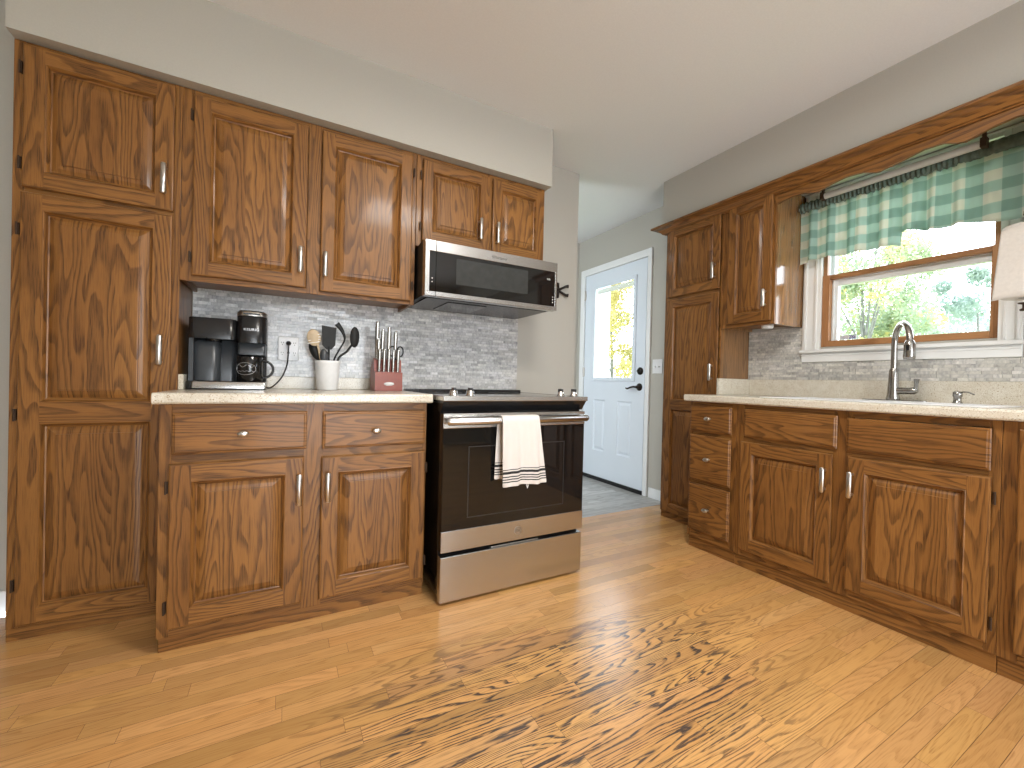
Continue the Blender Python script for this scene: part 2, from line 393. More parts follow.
# ------------------------------------------------------------------ cabinet joinery (local frame: x right, -y to the room, z up, wall at y=0)
OAK = M['oak']
def door(parent, x0, x1, z0, z1, yb, name='door', s=0.056, panels=None, t=0.019, s_top=None):
    mb = MB(); yf = yb-t; e = 0.006; sd = random.uniform(0, 60)
    V, Hh = 2, 0
    def q(pts, g, seed=None): mb.face(pts, OAK, g, seed=seed)
    sL, sR, sB, sT = [(random.uniform(0, 60), random.uniform(0, 60)) for _ in range(4)]
    # outer edges, eased
    def rect(i, d): return [(x0+i, yf+d, z0+i), (x1-i, yf+d, z0+i), (x1-i, yf+d, z1-i), (x0+i, yf+d, z1-i)]
    prof = [(0.006, t), (0.006, t-0.007), (0, t-0.009), (0, 0.005), (0.002, 0.0015), (e, 0.0)]
    for (i0, d0), (i1, d1) in zip(prof, prof[1:]):
        A, B = rect(i0, d0), rect(i1, d1)
        for k, (g, sdd) in enumerate(((Hh, sB), (V, sR), (Hh, sT), (V, sL))):
            k2 = (k+1) % 4; q([A[k], A[k2], B[k2], B[k]], g, sdd)
    mb.face(list(reversed(rect(0.006, t))), OAK, V)
    if panels is None: panels = [(z0+s, z1-s)]
    q([(x0+e, yf, z0+e), (x0+s, yf, z0+e), (x0+s, yf, z1-e), (x0+e, yf, z1-e)], V, sL)
    q([(x1-s, yf, z0+e), (x1-e, yf, z0+e), (x1-e, yf, z1-e), (x1-s, yf, z1-e)], V, sR)
    lev = [z0+e]+[c for p in panels for c in p]+[z1-e]
    for k in range(0, len(lev), 2):
        q([(x0+s, yf, lev[k]), (x1-s, yf, lev[k]), (x1-s, yf, lev[k+1]), (x0+s, yf, lev[k+1])], Hh, (random.uniform(0, 60), random.uniform(0, 60)))
    for (a, b) in panels:
        pr = [(0, 0), (0.002, -0.0015), (0.005, 0.001), (0.009, 0.007), (0.011, 0.013), (0.015, 0.0145), (0.017, 0.0135), (0.028, 0.0075), (0.040, 0.0045), (0.0415, 0.0045), (0.0420, 0.0012), (0.045, 0.0005)]
        def r2(i, d): return [(x0+s+i, yf+d, a+i), (x1-s-i, yf+d, a+i), (x1-s-i, yf+d, b-i), (x0+s+i, yf+d, b-i)]
        i, d = pr[-1]; xs0, xs1 = x0+s+i, x1-s-i; n = 3 if xs1-xs0 > 0.16 else 2
        mid = sorted(xs0+(xs1-xs0)*((k+1)/n+random.uniform(-0.05, 0.05)) for k in range(n-1))
        seeds = [(random.uniform(0, 60), random.uniform(0, 60)) for _ in range(n)]
        for nn, ((i0, d0), (i1, d1)) in enumerate(zip(pr, pr[1:])):
            A, B = r2(i0, d0), r2(i1, d1)
            for k in range(4):
                k2 = (k+1) % 4
                if nn < 5: q([A[k], A[k2], B[k2], B[k]], Hh if k % 2 == 0 else V, (sB, sR, sT, sL)[k])
                elif k % 2: q([A[k], A[k2], B[k2], B[k]], V, seeds[-1] if k == 1 else seeds[0])
                else:
                    ya, za, yb2, zb = A[k][1], A[k][2], B[k][1], B[k][2]
                    ca = [A[0][0]]+mid+[A[1][0]]; cb = [B[0][0]]+mid+[B[1][0]]
                    for m_ in range(n): q([(ca[m_], ya, za), (ca[m_+1], ya, za), (cb[m_+1], yb2, zb), (cb[m_], yb2, zb)], V, seeds[m_])
        cuts = [xs0]+mid+[xs1]
        for m_, (c0, c1) in enumerate(zip(cuts, cuts[1:])):
            q([(c0, yf+d, a+i), (c1, yf+d, a+i), (c1, yf+d, b-i), (c0, yf+d, b-i)], V, seeds[m_])
    return mb.build(name, parent)
def slab_front(parent, x0, x1, z0, z1, yb, name='drawer_front', t=0.019):
    mb = MB(); yf = yb-t
    def rect(i, d): return [(x0+i, yf+d, z0+i), (x1-i, yf+d, z0+i), (x1-i, yf+d, z1-i), (x0+i, yf+d, z1-i)]
    prof = [(0.006, t), (0.006, t-0.006), (0, t-0.008), (0, 0.007), (0.003, 0.004), (0.007, 0.0035), (0.010, 0.0)]
    for (i0, d0), (i1, d1) in zip(prof, prof[1:]):
        A, B = rect(i0, d0), rect(i1, d1)
        for k in range(4): k2 = (k+1) % 4; mb.face([A[k], A[k2], B[k2], B[k]], OAK, 0)
    mb.face(rect(0.010, 0), OAK, 0); mb.face(list(reversed(rect(0.006, t))), OAK, 0)
    return mb.build(name, parent)
def bar_handle(parent, x, z0, z1, yf):
    mb = MB(); w = 0.0095
    mb.tube([(x, yf-0.024, z0), (x, yf-0.025, z0+0.004), (x, yf-0.025, z1-0.004), (x, yf-0.024, z1)], [w*0.7, w, w, w*0.7], M['nickel'], 12, 0.75, up=(0, 1, 0))
    for z in (z0+0.012, z1-0.012):
        mb.tube([(x, yf+0.001, z), (x, yf-0.020, z)], [0.007, 0.0045], M['nickel'], 10)
    o = mb.build('handle', parent); o['label'] = 'brushed nickel bar pull'; return o
def oval_knob(parent, x, z, yf):
    mb = MB()
    mb.lathe([(0.0, 0.001), (0.009, 0.001), (0.006, -0.004), (0.005, -0.014), (0.010, -0.018), (0.0135, -0.022), (0.012, -0.027), (0.006, -0.029), (0.0001, -0.0295)], (x, yf, z), M['nickel'], 20, axis=1, sx=1.35, sy=0.85)
    o = mb.build('knob', parent); o['label'] = 'oval nickel knob'; return o
def hinge(parent, x, z, yb, side):
    mb = MB(); mb.box(x-0.0018, x+0.0018, yb-0.010, yb-0.0002, z-0.020, z+0.020, M['hinge'])
    mb.tube([(x+side*0.0035, yb-0.012, z-0.022), (x+side*0.0035, yb-0.012, z+0.022)], 0.0028, M['hinge'], 8)
    o = mb.build('hinge', parent); o['label'] = 'small dark exposed hinge'; return o
def frame_body(parent, x0, x1, yf, z0, z1, stiles, rails, open_top=False, t=0.019, toe=None, bottom=None, side=None, name='carcass'):
    """stiles: list of (xa, xb); rails: list of (za, zb, xa, xb)"""
    mb = MB(); sm = side or OAK; zb = bottom if bottom is not None else z0
    mb.box(x0+0.002, x0+0.016, yf+t, -0.001, z0, z1, sm); mb.box(x1-0.016, x1-0.002, yf+t, -0.001, z0, z1, sm)
    mb.box(x0+0.016, x1-0.016, yf+t, -0.001, zb, zb+0.014, OAK, 0); 
    if not open_top: mb.box(x0+0.016, x1-0.016, yf+t, -0.001, z1-0.014, z1, OAK, 0)
    mb.box(x0+0.016, x1-0.016, -0.012, -0.001, zb+0.014, z1-0.014, OAK, 2)
    fr = MB()
    for xa, xb in stiles: fr.box(xa, xb, yf, yf+t, z0, z1, OAK, 2)
    for za, zb2, xa, xb in rails: fr.box(xa, xb, yf+0.0004, yf+t, za, zb2, OAK, 0)
    body = mb.build(name, parent); fr.build('face_frame', parent, bevel=0.0012)
    if toe:
        tb = MB(); tb.box(*toe, OAK, 0); tb.build('toe_board', parent, bevel=0.002)
    return body

# ------------------------------------------------------------------ room shell
def wall_box(name, *b, mat='wall'):
    return struct(MB().box(*b, M[mat]).build(name))
TH = 0.12
wall_box('wall_stove', XL, XE, 0, 0.11, 0, H)
# window wall with openings for window and entry door
WY0, WY1, WZ0, WZ1 = -1.810, -1.126, 1.200, 2.075
DY0, DY1, DZ = 0.205, 1.045, 2.065
mb = MB()
def wbox(y0, y1, z0, z1): mb.box(W, W+TH, y0, y1, z0, z1, M['wall'])
wbox(YF, WY0, 0, H); wbox(WY0, WY1, 0, WZ0); wbox(WY0, WY1, WZ1, H); wbox(WY1, DY0, 0, H); wbox(DY0, DY1, DZ, H); wbox(DY1, YE+TH, 0, H)
struct(mb.build('wall_right'))
wall_box('wall_back', -1.0, W, YE, YE+TH, 0, H)
wall_box('wall_hall_end', -1.0-TH, -1.0, 0.11, YE+TH, 0, H)
wall_box('wall_left', XL-TH, XL, YF-TH, 0.11, 0, H)
mb = MB()       # wall behind the camera
mb.box(XL, -0.86, YF-TH, YF, 0, H, M['wall']); mb.box(0.96, W+TH, YF-TH, YF, 0, H, M['wall']); mb.box(-0.86, 0.96, YF-TH, YF, 2.07, H, M['wall'])
struct(mb.build('wall_front'))
struct(MB().box(XL-TH, W+TH, YF-TH, YE+TH, H, H+0.1, M['ceil']).build('ceiling'))
# soffits over the cabinets
struct(MB().box(-1.417, 0.787, -0.338, 0.0, 2.108, H, M['wall']).build('wall_soffit_stove'))
struct(MB().box(W-0.32, W, YF, -0.2234, 2.108, H, M['wall']).build('wall_soffit_right'))

# floor: oak strips, each strip a run of boards of random length and tone (one floor)
mb = MB(); bw = 0.0575; y = -0.06; row = 0
mb.box(XL, W, YF, -0.06, -0.04, -0.004, M['gap'])
while y > YF:
    y1 = y; y0 = max(YF, y-bw+0.0010); x = XL-random.uniform(0, 0.6)
    while x < W:
        L = random.uniform(0.28, 0.95); xa, xb = max(x, XL), min(x+L-0.0009, W)
        if xb-xa > 0.01:
            sd = (random.uniform(0, 90), random.uniform(0, 90)); tv = random.choice([1.0, 1.0, 0.93, 1.06, 0.86, 1.08, 0.97, 0.74, 0.90]); tn = (tv, tv*random.uniform(0.95, 1.0), tv*random.uniform(0.88, 1.0))
            P = [(xa, y0, 0), (xb, y0, 0), (xb, y1, 0), (xa, y1, 0)]
            mb.face(P, M['floor'], 0, uv=[(p[1]+sd[0], p[0]+sd[1]) for p in P], tone=tn)
        x += L
    y -= bw
struct(mb.build('floor'))
mb = MB(); mb.box(-1.0, W, -0.06, YE, -0.04, -0.004, M['grout']); y = -0.06
while y < YE:
    x = -1.0-random.uniform(0, 1)
    while x < W:
        xa, xb = max(x, -1.0), min(x+1.22, W); y1 = min(y+0.15, YE)
        if xb-xa > 0.01:
            xa2 = xa
            sd = (random.uniform(0, 90), random.uniform(0, 90)); tv = random.uniform(0.85, 1.1)
            P = [(xa2, y, 0.0), (xb-0.001, y, 0.0), (xb-0.001, y1-0.001, 0.0), (xa2, y1-0.001, 0.0)]
            mb.face(P, M['vinyl'], 0, uv=[(p[1]+sd[0], p[0]+sd[1]) for p in P], tone=tv)
        x += 1.22
    y += 0.15
struct(mb.build('floor_entry'))

def baseboard(name, x0, x1, y0, y1): return struct(MB().box(x0, x1, y0, y1, 0.0, 0.085, M['white']).build(name, bevel=0.004))
baseboard('baseboard_right', W-0.014, W-0.0005, -0.25, 0.135)
baseboard('baseboard_back', -0.9, W-0.02, YE-0.014, YE-0.0005)
baseboard('baseboard_stove', XL+0.02, -1.43, -0.014, -0.0005)
baseboard('baseboard_left', XL+0.0005, XL+0.014, YF+0.02, -0.02)

# ------------------------------------------------------------------ entry door (in wall_right)
dr = struct(bpy.data.objects.new('door_1', None), 'white half-glass entry door beyond the range'); COL.objects.link(dr)
dr.location = (W, DY1, 0); dr.rotation_euler = (0, 0, -PI/2)       # local x: 0 (hinge side) .. 0.84 (latch side)
DW = DY1-DY0
DWH = M['door_white']
mb = MB(); yf, yb = -0.010, 0.034; gx0, gx1, gz0, gz1 = 0.142, 0.720, 0.985, 1.925
mb.box(0.006, gx0, yf, yb, 0.035, 2.055, DWH); mb.box(gx1, DW-0.006, yf, yb, 0.035, 2.055, DWH)
mb.box(gx0, gx1, yf, yb, gz1, 2.055, DWH)
# lower half with two raised panels
pz0, pz1 = 0.293, 0.798; pan = [(0.134, 0.318), (0.504, 0.690)]
def fq(pts): mb.face(pts, DWH)
xs = [gx0, max(pan[0][0], gx0)+0.0, pan[0][1], pan[1][0], pan[1][1], gx1]
mb.box(gx0, gx1, yf, yb, 0.035, pz0, DWH); mb.box(gx0, gx1, yf, yb, pz1, gz0, DWH)
pan = [(0.165, 0.335), (0.505, 0.690)]
mb.box(gx0, pan[0][0], yf, yb, pz0, pz1, DWH); mb.box(pan[0][1], pan[1][0], yf, yb, pz0, pz1, DWH); mb.box(pan[1][1], gx1, yf, yb, pz0, pz1, DWH)
for a, b in pan:
    pr = [(0, yf), (0.004, yf+0.006), (0.012, yf+0.011), (0.020, yf+0.011), (0.040, yf+0.002), (0.044, yf+0.002)]
    R = lambda i, d: [(a+i, d, pz0+i), (b-i, d, pz0+i), (b-i, d, pz1-i), (a+i, d, pz1-i)]
    for (i0, d0), (i1, d1) in zip(pr, pr[1:]):
        A, B = R(i0, d0), R(i1, d1)
        for k in range(4): mb.face([A[k], A[(k+1) % 4], B[(k+1) % 4], B[k]], DWH)
    mb.face(R(*pr[-1]), DWH)
mb.build('door_panel', dr)
mb = MB(); gw = 0.034         # glazing frame
def ring(mb, x0, x1, z0, z1, w, y0, y1, mat):
    mb.box(x0, x0+w, y0, y1, z0, z1, mat); mb.box(x1-w, x1, y0, y1, z0, z1, mat); mb.box(x0+w, x1-w, y0, y1, z0, z0+w, mat, 0); mb.box(x0+w, x1-w, y0, y1, z1-w, z1, mat, 0)
ring(mb, gx0-0.004, gx1+0.004, gz0-0.004, gz1+0.004, gw, -0.022, -0.0101, DWH)
mb.build('glazing_frame', dr, bevel=0.004)
MB().box(gx0+0.001, gx1-0.001, 0.010, 0.014, gz0+0.001, gz1-0.001, M['glass']).build('door_glass', dr)
mb = MB()
for k in range(5): mb.box(gx0+0.036, gx1-0.036, -0.004, 0.006, 1.855+k*0.0075, 1.859+k*0.0075, M['casing'])
mb.box(gx0+0.036, gx1-0.036, -0.005, 0.007, 1.845, 1.853, M['casing'])
o = mb.build('raised_blind', dr); o['label'] = 'pleated blind raised to the top of the glass'
mb = MB()       # lever and rose
lx, lz = 0.779, 0.933
mb.lathe([(0.0001, 0), (0.033, 0), (0.033, -0.006), (0.026, -0.012), (0.014, -0.016), (0.011, -0.045), (0.0001, -0.047)], (lx, yf, lz), M['bronze'], 24, axis=1)
mb.tube([(lx, yf-0.040, lz), (lx-0.03, yf-0.045, lz+0.002), (lx-0.07, yf-0.045, lz-0.006), (lx-0.105, yf-0.043, lz-0.018), (lx-0.125, yf-0.040, lz-0.012)], [0.010, 0.009, 0.008, 0.007, 0.006], M['bronze'], 10)
o = mb.build('lever_handle', dr); o['label'] = 'dark bronze lever handle'
mb = MB(); mb.lathe([(0.0001, 0), (0.033, 0), (0.033, -0.008), (0.024, -0.016), (0.0001, -0.018)], (lx+0.006, yf, 1.073), M['bronze'], 24, axis=1)
mb.box(lx-0.010, lx+0.022, yf-0.030, yf-0.016, 1.068, 1.078, M['bronze']); o = mb.build('deadbolt', dr); o['label'] = 'round dark deadbolt turn'
for z in (0.25, 1.07, 1.86):
    mb = MB(); mb.box(-0.012, 0.016, yf-0.004, yf-0.0002, z-0.045, z+0.045, M['nickel']); mb.tube([(0.002, yf-0.008, z-0.05), (0.002, yf-0.008, z+0.05)], 0.006, M['nickel'], 8); mb.build('hinge', dr)
MB().box(0.002, DW-0.002, -0.02, 0.10, 0.0, 0.034, M['black']).build('threshold', dr)
mb = MB(); cw = 0.072         # casing
mb.box(-cw, -0.006, -0.018, -0.0005, 0.0, DZ+0.062, M['white']); mb.box(DW+0.004, DW+0.050, -0.018, -0.0005, 0.0, DZ+0.062, M['white']); mb.box(-0.006, DW+0.004, -0.018, -0.0005, DZ-0.004, DZ+0.062, M['white'], 0)
mb.box(-0.006, 0.004, -0.001, 0.11, 0.0, DZ-0.002, M['white']); mb.box(DW-0.004, DW+0.004, -0.001, 0.11, 0, DZ-0.002, M['white']); mb.box(0.004, DW-0.004, -0.001, 0.11, DZ-0.010, DZ-0.002, M['white'])
mb.build('door_frame', dr, bevel=0.004)

sw = thing('light_switch', 'white double light switch plate beside the entry door', 'light switch', (W, 0.131, 1.110), -PI/2)
MB().box(0, 0.105, -0.006, -0.0005, -0.060, 0.060, M['outlet']).build('plate', sw, bevel=0.003)
for dx in (0.034, 0.073):
    mb = MB(); mb.box(dx-0.004, dx+0.004, -0.016, -0.006, -0.010, 0.004, M['outlet']); mb.build('toggle', sw, bevel=0.001)

# ------------------------------------------------------------------ kitchen window
wn = struct(bpy.data.objects.new('window_1', None), 'double-hung window over the sink with oak inner frame'); COL.objects.link(wn)
wn.location = (W, WY1, 0); wn.rotation_euler = (0, 0, -PI/2); WW = WY1-WY0     # local x 0..0.677
WO, VW = M['window_oak'], M['vinyl_white']
mb = MB()
mb.box(-0.094, -0.001, -0.018, -0.0005, 1.186, 2.104, M['casing']); mb.box(-0.084, -0.072, -0.024, -0.018, 1.186, 2.104, M['casing']); mb.box(-0.030, -0.018, -0.023, -0.018, 1.186, 2.104, M['casing'])
mb.box(WW+0.001, WW+0.072, -0.018, -0.0005, 1.186, 2.104, M['casing']); mb.box(WW+0.016, WW+0.026, -0.023, -0.018, 1.186, 2.104, M['casing']); mb.box(WW+0.054, WW+0.062, -0.023, -0.018, 1.186, 2.104, M['casing'])
mb.box(-0.001, WW+0.001, -0.018, -0.0005, 2.0755, 2.104, M['casing'], 0); mb.box(-0.094, WW+0.072, -0.024, -0.018, 2.094, 2.104, M['casing'], 0)
mb.build('casing', wn, bevel=0.0015)
MB().box(-0.100, WW+0.078, -0.040, 0.0, 1.166, 1.1855, M['casing'], 0).build('stool', wn, bevel=0.004)
mb = MB(); mb.box(-0.094, WW+0.072, -0.018, -0.0005, 1.113, 1.166, M['casing'], 0); mb.box(-0.094, WW+0.072, -0.023, -0.018, 1.148, 1.158, M['casing'], 0); mb.build('apron', wn, bevel=0.002)
mb = MB()
mb.box(0.0, 0.036, -0.004, 0.030, WZ0, 1.611, WO); mb.box(WW-0.026, WW, -0.004, 0.030, WZ0, 1.611, WO); mb.box(0.036, WW-0.026, -0.004, 0.030, WZ0, WZ0+0.033, WO, 0)
mb.box(0.0, 0.020, 0.004, 0.030, 1.611, 2.075, WO); mb.box(WW-0.020, WW, 0.004, 0.030, 1.611, 2.075, WO)
mb.build('inner_frame', wn, bevel=0.002)
ls = MB()
ls.box(0.0365, WW-0.0265, -0.002, 0.030, 1.584, 1.610, WO, 0)
lo = ls.build('lower_sash', wn, bevel=0.002)
mb = MB(); mb.box(0.0005, 0.064, 0.0305, 0.062, WZ0+0.001, 1.585, VW); mb.box(WW-0.022, WW-0.0005, 0.0305, 0.062, WZ0+0.001, 1.585, VW); mb.box(0.064, WW-0.022, 0.0305, 0.062, 1.548, 1.585, VW, 0); mb.box(0.064, WW-0.022, 0.0305, 0.062, WZ0+0.001, WZ0+0.036, VW, 0)
mb.box(0.040, 0.048, 0.026, 0.0305, WZ0+0.033, 1.584, VW); mb.build('sash_vinyl', lo, bevel=0.002)
MB().box(0.0645, WW-0.0225, 0.044, 0.048, WZ0+0.0365, 1.5475, M['glass']).build('pane', lo)
us = MB(); ring(us, 0.0005, WW-0.0005, 1.586, 2.0745, 0.030, 0.064, 0.096, VW); uo = us.build('upper_sash', wn)
MB().box(0.030, WW-0.030, 0.078, 0.082, 1.618, 2.043, M['glass']).build('pane', uo)
mb = MB(); mb.box(0.0005, 0.014, 0.030, 0.0635, 1.612, 2.0745, VW); mb.box(WW-0.014, WW-0.0005, 0.030, 0.0635, 1.612, 2.0745, VW); mb.build('jamb_liner', wn)
# security sticker on the pane
st = MB(); st.box(0.072, 0.152, 0.0425, 0.0438, 1.240, 1.264, M['label']); so = st.build('security_sticker', lo); so['label'] = 'small white and blue security sticker'
mb = MB(); mb.box(0.118, 0.150, 0.0418, 0.0425, 1.242, 1.262, M['print_blue'])
for k in range(3): mb.box(0.075, 0.114, 0.0418, 0.0425, 1.244+k*0.0065, 1.2475+k*0.0065, M['print_grey'])
mb.build('sticker_print', lo)
text_mesh('sticker_lettering', 'ADT', 0.018, M['label'], lo, facing_front(0.134, 0.0412, 1.252), 0.0003, bold=0.0002)

# ------------------------------------------------------------------ left run: pantry
UG = 'oak cabinets on the range wall'
pl = thing('pantry_cabinet', 'tall oak pantry cabinet at the left edge, full height to the soffit', 'cabinet', (-1.417, 0, 0))
PW = 1.417-0.9515
frame_body(pl, 0, PW, -0.285, 0.045, 2.106, [(0, 0.030), (PW-0.026, PW)], [(2.085, 2.106, 0.03, PW-0.026), (1.575, 1.605, 0.03, PW-0.026), (0.045, 0.075, 0.03, PW-0.026)], toe=(0.0, PW, -0.283, -0.27, 0.0, 0.05), bottom=0.06)
d = door(pl, 0.028, 0.446, 1.597, 2.092, -0.285); bar_handle(d, 0.418, 1.655, 1.770, -0.304)
for z in (1.68, 2.01): hinge(pl, 0.022, z, -0.285, -1)
d = door(pl, 0.026, 0.444, 0.055, 1.580, -0.285, panels=[(0.055+0.058, 0.770), (0.845, 1.522)]); bar_handle(d, 0.414, 0.990, 1.105, -0.304)
for z in (0.2, 0.8, 1.45): hinge(pl, 0.020, z, -0.285, -1)

# upper cabinet with two doors
ul = thing('wall_cabinet', 'oak wall cabinet with two tall doors above the coffee maker', 'cabinet', (-0.9505, 0, 0))
UW = 0.9505-0.002
frame_body(ul, 0, UW, -0.285, 1.335, 2.106, [(0, 0.040), (0.455, 0.510), (UW-0.022, UW)], [(2.078, 2.106, 0.04, UW-0.022), (1.335, 1.360, 0.04, UW-0.022)], bottom=1.356)
d = door(ul, 0.039, 0.453, 1.357, 2.082, -0.285); bar_handle(d, 0.429, 1.418, 1.532, -0.304)
d = door(ul, 0.510, 0.927, 1.350, 2.082, -0.285); bar_handle(d, 0.530, 1.414, 1.526, -0.304)
for z in (1.43, 2.0): hinge(ul, 0.034, z, -0.285, -1); hinge(ul, 0.932, z, -0.285, 1)
# cabinet over the microwave
um = thing('wall_cabinet', 'short two-door oak cabinet directly above the microwave', 'cabinet', (0.0, 0, 0))
frame_body(um, 0, 0.772, -0.285, 1.640, 2.106, [(0, 0.030), (0.395, 0.430), (0.750, 0.772)], [(2.078, 2.106, 0.03, 0.75), (1.640, 1.668, 0.03, 0.75)])
d = door(um, 0.028, 0.404, 1.668, 2.082, -0.285, s=0.052); bar_handle(d, 0.346, 1.722, 1.836, -0.304)
d = door(um, 0.424, 0.762, 1.668, 2.082, -0.285, s=0.052); bar_handle(d, 0.450, 1.720, 1.835, -0.304)
for z in (1.74, 2.0): hinge(um, 0.022, z, -0.285, -1)

# base cabinet
bl = thing('base_cabinet', 'oak base cabinet with two drawers and two doors left of the range', 'cabinet', (-0.942, 0, 0))
BW = 0.942-0.018
frame_body(bl, 0, BW, -0.598, 0.055, 0.853, [(0, 0.034), (0.436, 0.508), (BW-0.016, BW)], [(0.812, 0.853, 0.034, BW-0.016), (0.640, 0.690, 0.034, BW-0.016), (0.055, 0.098, 0.034, BW-0.016)], toe=(0.004, BW, -0.586, -0.57, 0.0, 0.06), bottom=0.07)
d = slab_front(bl, 0.036, 0.447, 0.680, 0.824, -0.598); oval_knob(d, 0.242, 0.748, -0.617)
d = slab_front(bl, 0.503, 0.914, 0.676, 0.822, -0.598); oval_knob(d, 0.704, 0.742, -0.617)
d = door(bl, 0.030, 0.440, 0.086, 0.650, -0.598, s=0.062); bar_handle(d, 0.424, 0.472, 0.586, -0.617)
d = door(bl, 0.500, 0.918, 0.083, 0.644, -0.598, s=0.062); bar_handle(d, 0.524, 0.472, 0.585, -0.617)
for z in (0.16, 0.57): hinge(bl, 0.025, z, -0.598, -1)
for z in (0.16, 0.57): hinge(bl, 0.922, z, -0.598, 1)

def counter_top(mb, x0, x1, yf, yb, z0, z1):
    r = 0.008
    poly = [(yf+r, z0), (yb, z0), (yb, z1), (yf+r, z1), (yf+0.003, z1-0.003), (yf, z1-r), (yf, z0+r), (yf+0.003, z0+0.003)]
    mb.prism(poly, 0, x0, x1, M['granite'])
cl = thing('countertop', 'speckled beige stone counter under the coffee maker and crock', 'countertop', (-0.955, 0, 0.855))
mb = MB(); counter_top(mb, 0, 0.952, -0.637, -0.310, 0, 0.038); mb.box(0.0042, 0.952, -0.310, -0.0005, 0, 0.038, M['granite']); mb.build('slab', cl)
# the slab is notched round the pantry: what lies left of the pantry side only projects in front
MB().box(0.0045, 0.952, -0.020, -0.0005, 0.0385, 0.100, M['granite']).build('back_splash', cl, bevel=0.002)
MB().box(0.0045, 0.022, -0.285, -0.0205, 0.0385, 0.100, M['granite']).build('side_splash', cl, bevel=0.002)

# mosaic backsplash
def mosaic_panel(name, label, warm, zones, loc, rz):
    mb = MB(); rh = 0.0155
    for (x0, x1, z0, z1) in zones:
        mb.box(x0, x1, -0.004, -0.0005, z0, z1, M['grout'])
        z = z0
        while z < z1-0.002:
            x = x0-random.uniform(0, 0.08); zz = min(z+rh-0.0010, z1)
            while x < x1:
                L = random.choice([0.028, 0.045, 0.06, 0.075, 0.10]); xa, xb = max(x, x0), min(x+L-0.0010, x1)
                if xb-xa > 0.003:
                    v = random.choice([0.46, 0.52, 0.56, 0.60, 0.64, 0.68, 0.72]); tn = (v, v*(1-0.03*warm), v*random.uniform(0.98, 1.03)*(1-0.10*warm))
                    sd = (random.uniform(0, 90), random.uniform(0, 90)); dd = random.uniform(-0.0016, 0.0); tl = random.uniform(-0.00022, 0.00022); tl2 = random.uniform(-0.0003, 0.0003)
                    yy = -0.0075+dd
                    P = [(xa, yy-tl-tl2, z), (xb, yy+tl-tl2, z), (xb, yy+tl+tl2, zz), (xa, yy-tl+tl2, zz)]
                    mb.face(P, M['mosaic'], 0, uv=[(p[0]+sd[0], p[2]+sd[1]) for p in P], tone=tn)
                    B = [(p[0], -0.004, p[2]) for p in P]
                    for k in range(4):
                        Q = [P[k], B[k], B[(k+1) % 4], P[(k+1) % 4]]
                        mb.face(Q, M['mosaic'], 0, uv=[(sd[0], sd[1])]*4, tone=tn)
                x += L
            z += rh
    o = mb.build(name, None, loc=loc); o.rotation_euler = (0, 0, rz); tag(o, label, 'backsplash'); return o
mosaic_panel('mosaic_backsplash', 'grey marble mosaic backsplash behind the coffee maker and range', 0, [(0, 0.948, 0.956, 1.355), (0.948, 1.716, 0.80, 1.37)], (-0.950, 0, 0), 0)
mosaic_panel('mosaic_backsplash', 'grey mosaic backsplash around the window behind the sink', 1, [(0.001, 0.331, 1.009, 1.324), (0.331, 1.187, 1.009, 1.112), (1.187, 1.6, 1.009, 1.324)], (W, -0.7005, 0), -PI/2)

# ------------------------------------------------------------------ range
rg = thing('range', 'stainless and black glass slide-in range left of the passage', 'range', (0.006, 0, 0))
BE, ST, BG = M['black_enamel'], M['steel'], M['black_glass']
mb = MB(); mb.box(0.008, 0.752, -0.690, -0.03, 0.035, 0.862, BE); mb.build('body', rg, bevel=0.003)
for fx in (0.05, 0.70):
    for fy in (-0.64, -0.10):
        MB().lathe([(0.0001, 0), (0.016, 0), (0.016, 0.010), (0.010, 0.014), (0.010, 0.036), (0.0001, 0.036)], (fx, fy, 0), M['black'], 16).build('leveling_foot', rg)
mb = MB(); mb.box(0.002, 0.762, -0.742, -0.655, 0.868, 0.890, ST, 0); mb.box(0.002, 0.020, -0.655, -0.08, 0.868, 0.890, ST, 1); mb.box(0.744, 0.762, -0.655, -0.08, 0.868, 0.890, ST, 1)
mb.build('cooktop_trim', rg, bevel=0.003)
mb = MB(); mb.box(0.020, 0.744, -0.655, -0.08, 0.868, 0.8885, BG); ct = mb.build('glass_cooktop', rg)
for bx, by, br in ((0.20, -0.50, 0.10), (0.56, -0.50, 0.085), (0.20, -0.24, 0.075), (0.56, -0.24, 0.10)):
    MB().lathe([(br, 0.0), (br+0.002, 0.0003), (br+0.004, 0.0)], (bx, by, 0.8886), M['slate'], 48).build('burner_ring', ct)
mb = MB(); mb.box(0.012, 0.752, -0.08, -0.032, 0.862, 0.903, M['black']); mb.build('rear_vent_trim', rg, bevel=0.004)
# slanted control fascia under the trim
mb = MB(); mb.prism([(-0.735, 0.868), (-0.655, 0.868), (-0.655, 0.822), (-0.700, 0.822)], 0, 0.006, 0.758, M['black']); mb.build('control_fascia', rg, bevel=0.002)
for kx in (0.060, 0.137, 0.620, 0.700):
    mb = MB(); mb.lathe([(0.0001, 0), (0.022, 0), (0.022, 0.004), (0.018, 0.006), (0.017, 0.018), (0.0150, 0.024), (0.0001, 0.025)], (kx, -0.705, 0.890), M['chrome'], 24)
    mb.box(kx-0.005, kx+0.005, -0.721, -0.689, 0.914, 0.926, M['slate']); mb.build('knob', rg)
